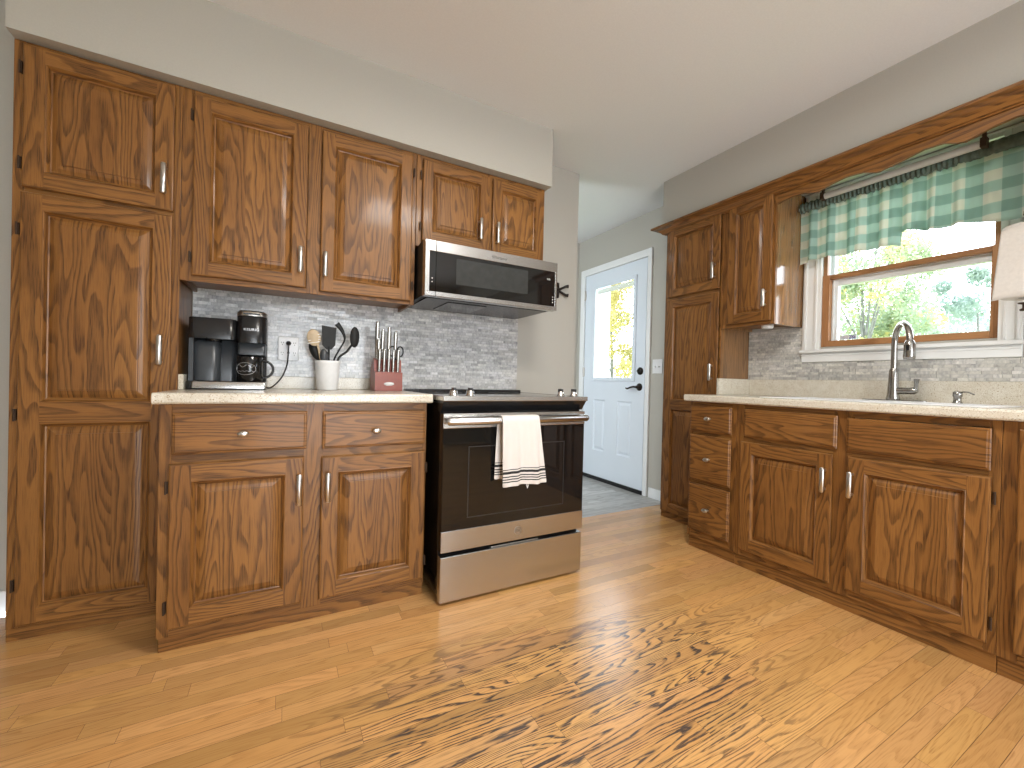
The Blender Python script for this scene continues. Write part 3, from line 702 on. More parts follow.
# oven door
mb = MB(); z0, z1 = 0.226, 0.816
mb.box(0.008, 0.754, -0.725, -0.692, z0, z1, BE); od = mb.build('oven_door', rg, bevel=0.003)
MB().box(0.008, 0.754, -0.731, -0.7255, 0.752, z1, ST, 0).build('top_trim', od, bevel=0.002); MB().box(0.008, 0.754, -0.731, -0.7255, z0, 0.316, ST, 0).build('bottom_trim', od, bevel=0.002)
MB().box(0.010, 0.752, -0.730, -0.7255, 0.3165, 0.7515, BG).build('door_glass', od, bevel=0.0015)
mb = MB(); wx0, wx1, wz0, wz1 = 0.125, 0.632, 0.362, 0.672
ring(mb, wx0, wx1, wz0, wz1, 0.0035, -0.7312, -0.7302, M['glass_print']); mb.build('window_outline', od)
mb = MB(); hz = 0.786
mb.tube([(0.016, -0.764, hz), (0.021, -0.766, hz), (0.735, -0.766, hz), (0.740, -0.764, hz)], [0.014, 0.0172, 0.0172, 0.014], ST, 20, up=(0, 0, 1))
for hx in (0.038, 0.718): mb.box(hx-0.016, hx+0.016, -0.760, -0.7312, hz-0.010, hz+0.010, ST)
mb.build('handle', od)
mb = MB(); mb.lathe([(0.0001, 0), (0.0185, 0), (0.0185, -0.0016), (0.0001, -0.0017)], (0.381, -0.731, 0.270), M['nickel'], 32, axis=1, smooth=False); bd = mb.build('badge', od); bd['label'] = 'round metal maker badge'
pts = [(0.381+0.0145*math.cos(a), -0.7333, 0.270+0.0145*math.sin(a)) for a in [2*PI*k/32 for k in range(33)]]
mb = MB(); mb.tube(pts, 0.0008, M['slate'], 6, cap=False); mb.build('badge_ring', bd)
text_mesh('badge_lettering', 'GE', 0.017, M['slate'], bd, facing_front(0.381, -0.7332, 0.270), 0.0003)
mb = MB(); mb.box(0.008, 0.750, -0.730, -0.692, 0.012, 0.207, ST, 0); mb.box(0.25, 0.50, -0.722, -0.692, 0.207, 0.2135, ST, 0); mb.build('storage_drawer', rg, bevel=0.003)

# towel over the oven handle
def towel():
    mb = MB(); bz, by = hz, -0.766; R = 0.0212
    path = []      # (y, z, v from front hem)
    L = 0
    zf = 0.500
    for k in range(29): path.append((by-R-0.002, zf+(bz-zf)*k/28))
    for k in range(1, 12): a = PI*k/12; path.append((by-R*math.cos(a), bz+R*math.sin(a)))
    for k in range(25): path.append((by+R, bz-(bz-0.520)*k/24))
    rows = []; uvs = []; v = 0; n = len(path); nf = 29
    for i, (yy, zz) in enumerate(path):
        if i: v += math.hypot(yy-path[i-1][0], zz-path[i-1][1])
        row = []; uvr = []
        t = max(0, min(1, (bz-zz)/(bz-zf)))
        for j in range(37):
            u = j/36
            if i < nf+5: xl, xr = 0.258+0.006*t, 0.449+0.041*t
            else: xl, xr = 0.254-0.010*t, 0.43
            x = xl+(xr-xl)*u
            am = 0.0015+0.0075*t
            wv = am*(math.sin(u*13+0.6+t*1.2)+0.5*math.sin(u*27+1+t*2))
            fr = -1 if i < nf+5 else 1
            dy = min(0, wv-am*1.0) if fr < 0 else 0.25*max(0, wv)
            dz = 0
            if i < nf: dz = (-0.008*(1-u)*t+0.004*math.sin(u*5)*t)*(1 if t > 0.02 else 0)
            row.append((x, yy+dy, zz+dz)); uvr.append((x, v if i < nf+5 else max(0, 0)))
        rows.append(row); uvs.append(uvr)
    # back flap hem stripes count from its own hem
    tot = 0
    vb = [0]*n
    for i in range(n-2, nf+4, -1):
        tot += math.hypot(path[i][0]-path[i+1][0], path[i][1]-path[i+1][1]); vb[i] = tot
    for i in range(nf+5, n): uvs[i] = [(q[0], vb[i]) for q in uvs[i]]
    mb.grid(rows, M['towel'], uvs); return mb
tw = thing('dish_towel', 'white dish towel with black stripes hanging on the oven handle', 'towel', (0.006, 0, 0))
towel().build('cloth', tw, solid=0.003, sub=1)
mb = MB(); mb.tube([(0.385, -0.7915, 0.503), (0.385, -0.793, 0.490), (0.388, -0.794, 0.480), (0.392, -0.793, 0.490), (0.392, -0.7915, 0.503)], 0.0022, M['label'], 8); o = mb.build('hanging_loop', tw)

# ------------------------------------------------------------------ microwave
mw = thing('microwave', 'low stainless over-the-range microwave with black glass front', 'microwave', (0.006, 0, 1.362))
mb = MB(); mb.box(0.004, 0.758, -0.400, -0.009, 0.006, 0.276, M['dark_matte'])
mb.build('body', mw, bevel=0.002)
mb = MB(); mb.box(0.03, 0.73, -0.385, -0.02, -0.0005, 0.006, M['black']); mb.build('underside_panel', mw)
mb = MB()
mb.box(0.16, 0.38, -0.33, -0.08, -0.004, -0.0006, M['grey_glass']); mb.build('grease_filter', mw)
mb = MB()
def micro_front(x0, x1, bx0, bx1, name):
    mb = MB(); yb, yf = -0.401, -0.445
    mb.box(x0, x1, yf, yb, 0.216, 0.268, ST, 0); mb.box(x0, x1, yf, yb, 0.0, 0.022, ST, 0)
    if bx0 > x0: mb.box(x0, bx0, yf, yb, 0.022, 0.216, ST, 0)
    if bx1 < x1: mb.box(bx1, x1, yf, yb, 0.022, 0.216, ST, 0)
    o = mb.build(name, mw, bevel=0.0015)
    MB().box(bx0+0.0003, bx1-0.0003, yf+0.003, yb, 0.0223, 0.2157, BG).build('black_glass', o)
    return o
micro_front(0.0, 0.0535, 0.022, 0.0535, 'control_strip'); mdoor = micro_front(0.055, 0.762, 0.055, 0.748, 'door')
MB().box(0.158, 0.572, -0.4432, -0.4418, 0.070, 0.198, M['grey_glass']).build('window', mdoor)
text_mesh('maker_lettering', 'Whirlpool', 0.021, M['slate'], mdoor, facing_front(0.396, -0.4452, 0.238), 0.0004)
text_mesh('clock_digits', '9:05', 0.013, M['label'], mdoor, facing_front(0.706, -0.4424, 0.170), 0.0003)
for dz in (0.045, 0.060, 0.075):
    mb = MB(); mb.lathe([(0.0001, 0), (0.0035, 0), (0.0035, -0.0008), (0.0001, -0.0009)], (0.736, -0.442, dz), M['label'], 12, axis=1); mb.build('touch_mark', mdoor)
for dz in (0.068, 0.085):
    mb = MB(); mb.lathe([(0.0001, 0), (0.0030, 0), (0.0030, -0.0008), (0.0001, -0.0009)], (0.036, -0.442, dz), M['label'], 12, axis=1); mb.build('touch_mark', mw)

# black iron hook on the wall past the microwave
hk = MB(); hx, hzz = 1.075, 1.595
hk.tube([(hx, -0.001, hzz+0.050), (hx, -0.012, hzz+0.05), (hx, -0.014, hzz), (hx, -0.012, hzz-0.05), (hx, -0.001, hzz-0.05)], 0.010, M['bronze'], 10, 0.5)
for sg in (1, -1):
    for s2 in (1, -1):
        hk.tube([(hx, -0.013, hzz), (hx+s2*0.03, -0.018, hzz+sg*0.016), (hx+s2*0.055, -0.026, hzz+sg*0.030), (hx+s2*0.072, -0.032, hzz+sg*0.032)], [0.009, 0.008, 0.009, 0.013], M['bronze'], 10)
hk = hk.build('wall_hook'); tag(hk, 'small black cast-iron hook on the wall just right of the microwave', 'hook')

# ------------------------------------------------------------------ coffee maker (local origin at base centre front)
CZ = 0.893
km = thing('coffee_maker', 'black single-serve coffee maker with steel base trim on the left counter', 'coffee maker', (-0.7900, 0, CZ))
BK = M['black']
def rbox(mb, x0, x1, y0, y1, z0, z1, r, mat, seg=6, sm=True):
    pts = []
    for cx, cy, a0 in ((x1-r, y1-r, 0), (x0+r, y1-r, PI/2), (x0+r, y0+r, PI), (x1-r, y0+r, 1.5*PI)):
        for k in range(seg+1): a = a0+PI/2*k/seg; pts.append((cx+r*math.cos(a), cy+r*math.sin(a)))
    b = 0.002
    rows = [[(x, y, z0) for x, y in pts], [(x, y, z1-b) for x, y in pts], [(x+(b if x < (x0+x1)/2 else -b), y+(b if y < (y0+y1)/2 else -b), z1) for x, y in pts]]
    mb.grid(rows, mat, closed=True, smooth=sm); mb.face(list(reversed(rows[0])), mat); mb.face(rows[-1], mat)
mb = MB(); rbox(mb, -0.142, 0.140, -0.262, -0.045, 0.003, 0.036, 0.02, BK); mb.build('base', km)
mb = MB(); rbox(mb, -0.120, 0.142, -0.266, -0.250, 0.006, 0.034, 0.006, ST); o = mb.build('base_trim', km); o['label'] = 'stainless steel band'
mb = MB(); rbox(mb, -0.136, 0.030, -0.150, -0.045, 0.036, 0.22, 0.03, M['slate']); mb.box(-0.136, -0.120, -0.235, -0.12, 0.036, 0.22, M['slate']); mb.build('rear_tower', km)
mb = MB(); rbox(mb, -0.137, 0.029, -0.258, -0.045, 0.215, 0.302, 0.025, BK)
mb.lathe([(0.03, 0.0), (0.028, -0.012), (0.008, -0.018), (0.008, -0.030), (0.0001, -0.030)], (-0.055, -0.19, 0.215), BK, 20)
mb.build('carafe_side_head', km)
mb = MB(); rbox(mb, -0.128, -0.030, -0.225, -0.155, 0.038, 0.205, 0.03, M['slate']); mb.build('water_tank', km)
mb = MB(); rbox(mb, 0.029, 0.141, -0.15, -0.045, 0.036, 0.335, 0.02, BK); rbox(mb, 0.034, 0.138, -0.23, -0.12, 0.155, 0.205, 0.01, M['slate']); mb.build('brew_tower', km)
mb = MB(); rbox(mb, 0.029, 0.143, -0.268, -0.10, 0.205, 0.322, 0.045, BK); mb.build('brew_head', km)
mb = MB(); rbox(mb, 0.029, 0.143, -0.270, -0.10, 0.3225, 0.340, 0.045, M['nickel']); o = mb.build('lid_trim', km); o['label'] = 'silver lid band'
mb = MB(); rbox(mb, 0.034, 0.138, -0.262, -0.102, 0.3403, 0.345, 0.04, BK); mb.box(0.055, 0.118, -0.2712, -0.2702, 0.327, 0.334, BK); mb.build('lid', km)
text_mesh('maker_lettering', 'KEURIG', 0.015, M['cup_inner'], km, facing_front(0.086, -0.2688, 0.262), 0.0004, spacing=1.15)
mg = thing('mug', 'black mug with a silver oval emblem in the coffee maker', 'mug', (-0.712, -0.206, CZ+0.0365))
mb = MB(); mr = 0.050
mb.lathe([(0.0001, 0), (mr-0.004, 0), (mr, 0.004), (mr, 0.108), (mr-0.0015, 0.110), (mr-0.004, 0.108), (mr-0.004, 0.008), (0.0001, 0.006)], (0, 0, 0), M['black_enamel'], 40); mb.build('cup', mg)
mb = MB(); pts = []
for k in range(17):
    a = -PI/2+PI*k/16; pts.append((mr-0.003+0.044*math.cos(a), -0.0, 0.056+0.040*math.sin(a)))
mb.tube(pts, 0.0055, M['black_enamel'], 10, up=(0, 1, 0)); mb.build('handle', mg)
def on_mug(t, z): a = -PI/2+t/mr-0.30; return ((mr+0.0006)*math.cos(a), (mr+0.0006)*math.sin(a), 0.056+z)
mb = MB()
mb.tube([on_mug(0.042*math.cos(2*PI*k/48), 0.026*math.sin(2*PI*k/48)) for k in range(49)], 0.0009, M['cup_inner'], 6, cap=False)
mb.tube([on_mug(0.034*(k/24-1), 0.012+0.005*math.sin(k*PI/12)) for k in range(49)], 0.0007, M['cup_inner'], 6)
mb.tube([on_mug(0.034*(k/24-1), -0.014+0.005*abs(math.sin(k*PI/12))) for k in range(49)], 0.0007, M['cup_inner'], 6)
mb.build('oval_emblem', mg)

# outlet with tap adaptor and cord
ot = thing('wall_outlet', 'white six-socket outlet adaptor on the backsplash right of the coffee maker', 'outlet', (-0.560, 0, 1.095))
mb = MB(); rbox(mb, -0.046, 0.046, -0.036, -0.0090, -0.058, 0.058, 0.006, M['outlet'])
mb.build('adaptor', ot, bevel=0.003)
for ix in (-0.027, 0.0, 0.027):
    for iz in (-0.024, 0.026):
        mb = MB()
        for dx in (-0.0045, 0.0045): mb.box(ix+dx-0.001, ix+dx+0.001, -0.0368, -0.0363, iz-0.001, iz+0.006, M['black'])
        mb.lathe([(0.0001, 0), (0.002, 0), (0.002, -0.0005), (0.0001, -0.0005)], (ix, -0.0363, iz-0.008), M['black'], 8, axis=1); mb.build('socket', ot)
pw = thing('power_cord', 'black plug and cord from the outlet down to the coffee maker', 'cord', (-0.560, -0.04, 1.12))
mb = MB(); mb.lathe([(0.0001, 0.002), (0.011, 0.002), (0.012, -0.012), (0.007, -0.024), (0.0001, -0.025)], (0, 0, 0), M['black'], 16, axis=1); mb.build('plug', pw)
mb = MB(); ctl = [(0.0, -0.020, 0.0), (0.0, -0.030, -0.02), (-0.001, -0.028, -0.06), (-0.006, -0.03, -0.11), (-0.022, -0.045, -0.160), (-0.045, -0.062, -0.195), (-0.070, -0.085, -0.2185), (-0.086, -0.10, -0.2200)]
def smooth_path(c, n=8):
    out = []
    for i in range(len(c)-1):
        p0, p1, p2, p3 = [Vector(c[max(0, min(len(c)-1, k))]) for k in (i-1, i, i+1, i+2)]
        for k in range(n):
            t = k/n; out.append(0.5*((2*p1)+(-p0+p2)*t+(2*p0-5*p1+4*p2-p3)*t*t+(-p0+3*p1-3*p2+p3)*t**3))
    return out+[Vector(c[-1])]
mb.tube(smooth_path(ctl), 0.0035, M['black'], 8); mb.build('cord', pw)

# ------------------------------------------------------------------ crock and utensils
ck = (-0.388, -0.150)
cr = MB(); cr.lathe([(0.0001, 0.001), (0.046, 0.001), (0.049, 0.006), (0.057, 0.130), (0.059, 0.134), (0.060, 0.143), (0.057, 0.145), (0.054, 0.143), (0.053, 0.130), (0.046, 0.010), (0.0001, 0.008)], (0, 0, 0), M['stone_white'], 40)
cr = cr.build('utensil_crock', loc=(ck[0], ck[1], CZ)); tag(cr, 'white stoneware crock holding the cooking utensils', 'crock')
BP = M['utensil_black']; UG = 'utensils in the white crock'
def utensil(name, label, base, tip, head, mat=BP, r=0.005, fl=1.0):
    o = thing(name, label, 'utensil', (ck[0]+base[0], ck[1]+base[1], CZ+0.010), 0, UG)
    return o
def rel(o, p): return (p[0]-o.location.x, p[1]-o.location.y, p[2]-o.location.z)
def stick(o, a, b, r, mat, name='shaft'):
    mb = MB(); mb.tube([rel(o, a), rel(o, b)], r, mat, 10); return mb.build(name, o)
def spoon_head(o, c, axis_dir, width_dir, L, Wd, depth, mat, name='bowl', n=10):
    # ovoid dished head, centre c; axis along the length, width across, dish normal = cross
    mb = MB(); A = Vector(axis_dir).normalized(); B = Vector(width_dir); B = (B-A*B.dot(A)).normalized(); Nn = A.cross(B)
    rows = []
    for i in range(n+1):
        rr = i/n; row = []
        for k in range(28):
            a = 2*PI*k/28; dd = -depth*(1-rr*rr)
            row.append(tuple(Vector(rel(o, c))+A*(L*rr*math.cos(a))+B*(Wd*rr*math.sin(a))+Nn*dd))
        rows.append(row)
    mb.grid(rows, mat, closed=True); return mb.build(name, o, solid=0.0025)
cx, cy = ck
# slotted turner
o = thing('turner', 'black flat turner standing in the middle of the crock', 'utensil', (cx+0.004, cy+0.01, CZ+0.012)); o['group'] = UG
stick(o, (cx+0.004, cy+0.01, CZ+0.012), (cx+0.003, cy-0.004, CZ+0.215), 0.0055, BP)
mb = MB(); c0 = Vector(rel(o, (cx+0.003, cy-0.004, CZ+0.200)))
mb.prism([(c0.x-0.010, c0.z), (c0.x+0.012, c0.z), (c0.x+0.030, c0.z+0.024), (c0.x+0.033, c0.z+0.110), (c0.x-0.034, c0.z+0.118), (c0.x-0.030, c0.z+0.022)], 1, c0.y-0.0015, c0.y+0.0015, BP); mb.build('blade', o, bevel=0.001)
# tongs like angled turner
o = thing('spatula', 'black angled spatula leaning right behind the flat turner', 'utensil', (cx+0.014, cy+0.02, CZ+0.012)); o['group'] = UG
mb = MB(); mb.tube([rel(o, p) for p in smooth_path([(cx+0.014, cy+0.02, CZ+0.012), (cx+0.028, cy+0.022, CZ+0.14), (cx+0.052, cy+0.02, CZ+0.20), (cx+0.078, cy+0.02, CZ+0.255), (cx+0.066, cy+0.022, CZ+0.300), (cx+0.040, cy+0.024, CZ+0.335)])], [0.0045]*24+[0.0045+0.0006*k for k in range(17)], BP, 10, 0.5, up=(0, 1, 0)); mb.build('shaft', o)
# ladle / big spoon
o = thing('cooking_spoon', 'black ladle-shaped spoon leaning to the right of the crock', 'utensil', (cx+0.01, cy-0.01, CZ+0.012)); o['group'] = UG
mb = MB(); mb.tube([rel(o, p) for p in smooth_path([(cx+0.026, cy-0.018, CZ+0.012), (cx+0.045, cy-0.014, CZ+0.150), (cx+0.085, cy-0.018, CZ+0.195), (cx+0.112, cy-0.02, CZ+0.235)])], 0.0055, BP, 10); mb.build('shaft', o)
spoon_head(o, (cx+0.120, cy-0.022, CZ+0.268), (0.02, 0, 1), (1, 0.3, 0), 0.052, 0.024, 0.014, BP)
# pale wooden spoon
o = thing('wooden_spoon', 'pale slotted wooden spoon leaning to the left in the crock', 'utensil', (cx+0.02, cy-0.005, CZ+0.012)); o['group'] = UG
stick(o, (cx-0.004, cy-0.030, CZ+0.012), (cx-0.050, cy-0.03, CZ+0.225), 0.0055, M['beech'])
spoon_head(o, (cx-0.066, cy-0.034, CZ+0.252), (-0.22, -0.05, 1), (1, 0, 0.2), 0.040, 0.030, 0.008, M['beech'])
for k in range(4):
    mb = MB(); mb.tube([rel(o, (cx-0.094+0.004*k, cy-0.038, CZ+0.222+0.014*k)), rel(o, (cx-0.04+0.002*k, cy-0.038, CZ+0.234+0.012*k))], 0.0022, M['label'], 6); mb.build('weave_strand', o)
# two dark spoons low left
o = thing('serving_spoon', 'black serving spoon leaning far left in the crock', 'utensil', (cx+0.0, cy+0.0, CZ+0.012)); o['group'] = UG
stick(o, (cx-0.020, cy+0.018, CZ+0.012), (cx-0.035, cy+0.0, CZ+0.155), 0.005, BP)
spoon_head(o, (cx-0.058, cy-0.006, CZ+0.188), (-0.5, 0, 1), (1, -0.3, 0.4), 0.046, 0.021, 0.012, BP)
o = thing('serving_spoon', 'small dark spoon showing just above the crock rim', 'utensil', (cx-0.01, cy-0.02, CZ+0.012)); o['group'] = UG
stick(o, (cx+0.014, cy-0.034, CZ+0.012), (cx-0.014, cy-0.034, CZ+0.14), 0.005, M['slate'])
spoon_head(o, (cx-0.020, cy-0.040, CZ+0.165), (-0.1, 0, 1), (1, -0.1, 0), 0.034, 0.018, 0.010, M['slate'])

# ------------------------------------------------------------------ knife block
kb = thing('knife_block', 'red-brown wooden knife block between the crock and the range', 'knife block', (-0.172, -0.215, CZ))
RW = M['red_wood']; kw = 0.138
mb = MB(); mb.prism([(0.0, 0.001), (0.135, 0.001), (0.135, 0.105), (0.065, 0.170), (0.036, 0.160), (0.030, 0.100), (0.0, 0.096)], 0, 0.0, kw, RW); mb.build('block', kb, bevel=0.002)
mb = MB(); mb.lathe([(0.0001, 0), (0.010, 0), (0.010, -0.0012), (0.0001, -0.0014)], (0.070, -0.0002, 0.036), M['label'], 24, axis=1, sx=2.6, sy=0.9); lp = mb.build('name_plate', kb); lp['label'] = 'small oval silver plate'
NI = M['faucet_steel']
def knife(label, x, y, z, L, w, grp, mat=NI, lean=0.35):
    o = thing('knife', label, 'knife', (-0.172+x, -0.215+y, CZ+z)); o['group'] = grp
    mb = MB(); dy = -lean*0.3
    mb.tube([(0, 0, -0.0), (0, dy*L*0.3, L*0.3), (0, dy*L*0.8, L*0.85), (0, dy*L, L)], [w*0.75, w*0.85, w, w*0.8], mat, 10, 0.7, up=(0, 1, 0)); mb.build('handle', o)
    mb = MB(); mb.lathe([(0.0001, 0.001), (w*0.8, 0.001), (w*0.72, 0.005), (0.0001, 0.006)], (0, dy*L, L-0.001), M['chrome'], 10); mb.build('end_cap', o)
    return o
for k, nm in enumerate(('leftmost', 'second from the left', 'middle', 'second from the right', 'rightmost')):
    knife('steel-handled steak knife in the block front row, '+nm+' of five', 0.022+k*0.0235, 0.016, 0.0975, 0.112, 0.0088, 'steak knives in the block front row')
for k, (x, z, L, w) in enumerate(((0.014, 0.168, 0.185, 0.0125), (0.042, 0.166, 0.150, 0.0110), (0.074, 0.166, 0.162, 0.0120), (0.108, 0.166, 0.145, 0.0110))):
    knife('large steel-handled knife in the block back row, '+('at the left end', 'second from the left', 'third from the left', 'at the right end')[k], x, 0.050, z-0.002, L, w, 'large knives in the block back row')
knife('steel-handled knife at the left edge of the block, just before the tallest one', 0.020, 0.0345, 0.1585, 0.105, 0.0105, 'large knives in the block back row')
sc = thing('kitchen_shears', 'kitchen shears with black looped handles at the right of the knife block', 'scissors', (-0.172+0.124, -0.215+0.055, CZ+0.150))
for sgn, dx in ((1, 0.010), (-1, -0.030)):
    mb = MB(); mb.tube([(dx+0.016*math.cos(a), -0.010, 0.058+0.026*math.sin(a)) for a in [2*PI*k/20 for k in range(21)]], 0.0038, BP, 8, up=(0, 1, 0), cap=False)
    mb.tube([(dx*0.2, -0.010, 0.0), (dx*0.7, -0.010, 0.036)], 0.005, BP, 8); mb.build('handle_loop', sc)

# ------------------------------------------------------------------ right run
R0 = -PI/2
pr = thing('pantry_cabinet', 'tall shallow oak pantry cabinet beside the entry door', 'cabinet', (W, -0.2535, 0), R0)
RW_ = 0.446
frame_body(pr, 0, RW_, -0.305, 0.045, 2.106, [(0, 0.034), (RW_-0.010, RW_)], [(2.06, 2.106, 0.034, RW_-0.01), (1.560, 1.600, 0.034, RW_-0.01), (0.045, 0.075, 0.034, RW_-0.01)], toe=(0.004, RW_, -0.300, -0.285, 0.0, 0.05), bottom=0.06, side=M['oak_veneer'])
d = door(pr, 0.031, 0.437, 1.584, 2.065, -0.305, s=0.05); bar_handle(d, 0.404, 1.648, 1.752, -0.324)
d = door(pr, 0.031, 0.437, 0.052, 1.562, -0.305, s=0.05, panels=[(0.105, 0.790), (0.848, 1.512)]); bar_handle(d, 0.402, 0.994, 1.100, -0.324)
ur = thing('wall_cabinet', 'narrow oak wall cabinet left of the sink window', 'cabinet', (W, -0.7005, 0), R0)
UWR = 1.027-0.7005
frame_body(ur, 0, UWR, -0.305, 1.322, 2.106, [(0, 0.040), (UWR-0.020, UWR)], [(2.06, 2.106, 0.04, UWR-0.02), (1.322, 1.350, 0.04, UWR-0.02)], bottom=1.342, side=M['oak_veneer'])
d = door(ur, 0.046, 0.314, 1.344, 2.068, -0.305, s=0.05); bar_handle(d, 0.284, 1.421, 1.520, -0.324)
pk = MB(); pk.lathe([(0.0001, 0), (0.028, 0), (0.032, 0.006), (0.033, 0.029), (0.0001, 0.029)], (0, 0, 0), M['label'], 28); pk = pk.build('puck_light', loc=(W-0.19, -0.925, 1.3125)); tag(pk, 'round white puck light under the narrow wall cabinet', 'light')

# drawer base, sink base, end base
bd_ = thing('drawer_cabinet', 'narrow oak base cabinet with three drawers next to the pantry', 'cabinet', (W, -0.7205, 0), R0)
DBW = 0.291
ZF = 0.067
frame_body(bd_, 0, DBW, -0.598, ZF, 0.865, [(0, 0.022), (DBW-0.026, DBW)], [(0.838, 0.865, 0.022, DBW-0.026), (0.668, 0.700, 0.022, DBW-0.026), (0.385, 0.412, 0.022, DBW-0.026), (ZF, 0.115, 0.022, DBW-0.026)], toe=(0.003, DBW, -0.586, -0.57, 0.0, ZF+0.004), bottom=0.08)
for z0, z1, kz in ((0.694, 0.843, 0.771), (0.407, 0.671, 0.539), (0.112, 0.386, 0.251)):
    d = slab_front(bd_, 0.012, 0.270, z0, z1, -0.598); oval_knob(d, 0.140, kz, -0.617)
sb = thing('sink_cabinet', 'oak sink base cabinet with false drawer fronts under the window', 'cabinet', (W, -1.0125, 0), R0)
SW = 1.954-1.0125
def sx(y): return -y-1.0125
frame_body(sb, 0, SW, -0.598, ZF, 0.865, [(0, 0.040), (sx(-1.462), sx(-1.532)), (sx(-1.925), SW)], [(0.838, 0.865, 0.04, sx(-1.925)), (0.655, 0.705, 0.04, sx(-1.925)), (ZF, 0.115, 0.04, sx(-1.925))], toe=(0, SW, -0.586, -0.57, 0.0, ZF+0.004), bottom=0.08, open_top=True)
slab_front(sb, sx(-1.060), sx(-1.480), 0.697, 0.842, -0.598, 'false_drawer_front'); slab_front(sb, sx(-1.515), sx(-1.932), 0.692, 0.837, -0.598, 'false_drawer_front')
d = door(sb, sx(-1.046), sx(-1.466), 0.102, 0.670, -0.598, s=0.058); bar_handle(d, sx(-1.440), 0.500, 0.608, -0.617)
d = door(sb, sx(-1.524), sx(-1.935), 0.102, 0.670, -0.598, s=0.058); bar_handle(d, sx(-1.541), 0.501, 0.610, -0.617)
for z in (0.17, 0.60): hinge(sb, sx(-1.940), z, -0.598, 1)
eb = thing('base_cabinet', 'oak base cabinet cut by the right edge of the picture', 'cabinet', (W, -1.955, 0), R0)
frame_body(eb, 0, 0.46, -0.598, ZF, 0.865, [(0, 0.045), (0.43, 0.46)], [(0.838, 0.865, 0.045, 0.43), (ZF, 0.115, 0.045, 0.43)], toe=(0, 0.46, -0.586, -0.57, 0.0, ZF+0.004), bottom=0.08)
door(eb, 0.038, 0.445, 0.102, 0.842, -0.598, s=0.058)

cr_ = thing('countertop', 'speckled beige stone counter with the sink under the window', 'countertop', (W, -0.7005, 0.867), R0)
CL = 1.72; sx0, sx1, sy0, sy1 = 0.43, 1.20, -0.545, -0.135    # sink cut-out (local)
mb = MB(); 
r = 0.008; poly = [(-0.635+r, 0), (sy0, 0), (sy0, 0.038), (-0.635+r, 0.038), (-0.632, 0.035), (-0.635, 0.030), (-0.635, 0.008), (-0.632, 0.003)]
mb.prism(poly, 0, 0, CL, M['granite']); mb.box(0, sx0, sy0, -0.0005, 0, 0.038, M['granite']); mb.box(sx1, CL, sy0, -0.0005, 0, 0.038, M['granite']); mb.box(sx0, sx1, sy1, -0.0005, 0, 0.038, M['granite'])
mb.build('slab', cr_)
MB().box(0.018, CL, -0.020, -0.0005, 0.0385, 0.141, M['granite']).build('back_splash', cr_, bevel=0.002)
MB().box(0.0005, 0.0175, -0.335, -0.0005, 0.0385, 0.141, M['granite']).build('side_splash', cr_, bevel=0.002)
CR = 0.905
sk = thing('sink', 'white double-bowl drop-in sink sunk in the counter under the window', 'sink', (W, -0.7005, CR), R0)
mb = MB(); SWH = M['stone_white']
x0, x1, y0, y1 = sx0-0.02, sx1+0.02, sy0-0.02, sy1+0.02
ring(mb, 0, 0, 0, 0, 0, 0, 0, SWH) if False else None
mb.box(x0, x1, y0, sy0+0.012, 0.0004, 0.0032, SWH, 0); mb.box(x0, x1, sy1-0.012, y1, 0.0004, 0.0032, SWH, 0); mb.box(x0, sx0+0.012, sy0+0.012, sy1-0.012, 0.0004, 0.0032, SWH); mb.box(sx1-0.012, x1, sy0+0.012, sy1-0.012, 0.0004, 0.0032, SWH)
mb.build('rim', sk, bevel=0.002)
for a, b in ((sx0+0.006, 0.80), (0.83, sx1-0.006)):
    mb = MB(); ya, yb2, zb = sy0+0.006, sy1-0.006, -0.17
    mb.box(a, b, ya, yb2, zb, zb+0.006, SWH); mb.box(a, a+0.006, ya, yb2, zb+0.006, 0.0, SWH); mb.box(b-0.006, b, ya, yb2, zb+0.006, 0.0, SWH); mb.box(a+0.006, b-0.006, ya, ya+0.006, zb+0.006, 0.0, SWH); mb.box(a+0.006, b-0.006, yb2-0.006, yb2, zb+0.006, 0.0, SWH)
    mb.build('bowl', sk)
MB().box(0.80, 0.83, sy0+0.012, sy1-0.012, -0.02, 0.001, SWH).build('divider', sk)

# faucet
FX, FY = W-0.085, -1.487
fc = thing('faucet', 'brushed nickel pull-down faucet with arched spout at the sink', 'faucet', (FX, FY, CR))
mb = MB(); pts = []
for k in range(33):
    a = 2*PI*k/32; pts.append((0.026*math.cos(a), 0.125*math.sin(a)))
mb.prism([(0.026*math.cos(2*PI*k/32), 0.125*math.sin(2*PI*k/32)) for k in range(32)], 2, 0.0005, 0.007, M['faucet_steel']); mb.build('deck_plate', fc, bevel=0.001)
mb = MB(); mb.lathe([(0.0001, 0.007), (0.027, 0.007), (0.027, 0.012), (0.0235, 0.030), (0.0205, 0.09), (0.0175, 0.150), (0.0145, 0.160)], (0, 0, 0), M['faucet_steel'], 28); mb.build('body', fc)
dirv = Vector((-0.150, -0.105, 0)); 
path = [Vector((0, 0, 0.13)), Vector((0, 0, 0.20)), Vector((0, 0, 0.27))]
R_ = dirv.length/2
dn = dirv.normalized()
zc = 0.385-0.012-R_
for k in range(0, 17): a = PI*k/16; path.append(dn*(R_-R_*math.cos(a))+Vector((0, 0, zc+R_*math.sin(a))))
mb = MB(); mb.tube(path, 0.0125, M['faucet_steel'], 16, up=(1, 0, 0)); mb.build('spout', fc)
e = dn*2*R_; mb = MB()
mb.lathe([(0.0125, 0.004), (0.0150, 0.0), (0.0200, -0.012), (0.0220, -0.070), (0.0200, -0.084), (0.0001, -0.084)], (e.x, e.y, zc), M['faucet_steel'], 24); sh = mb.build('spray_head', fc)
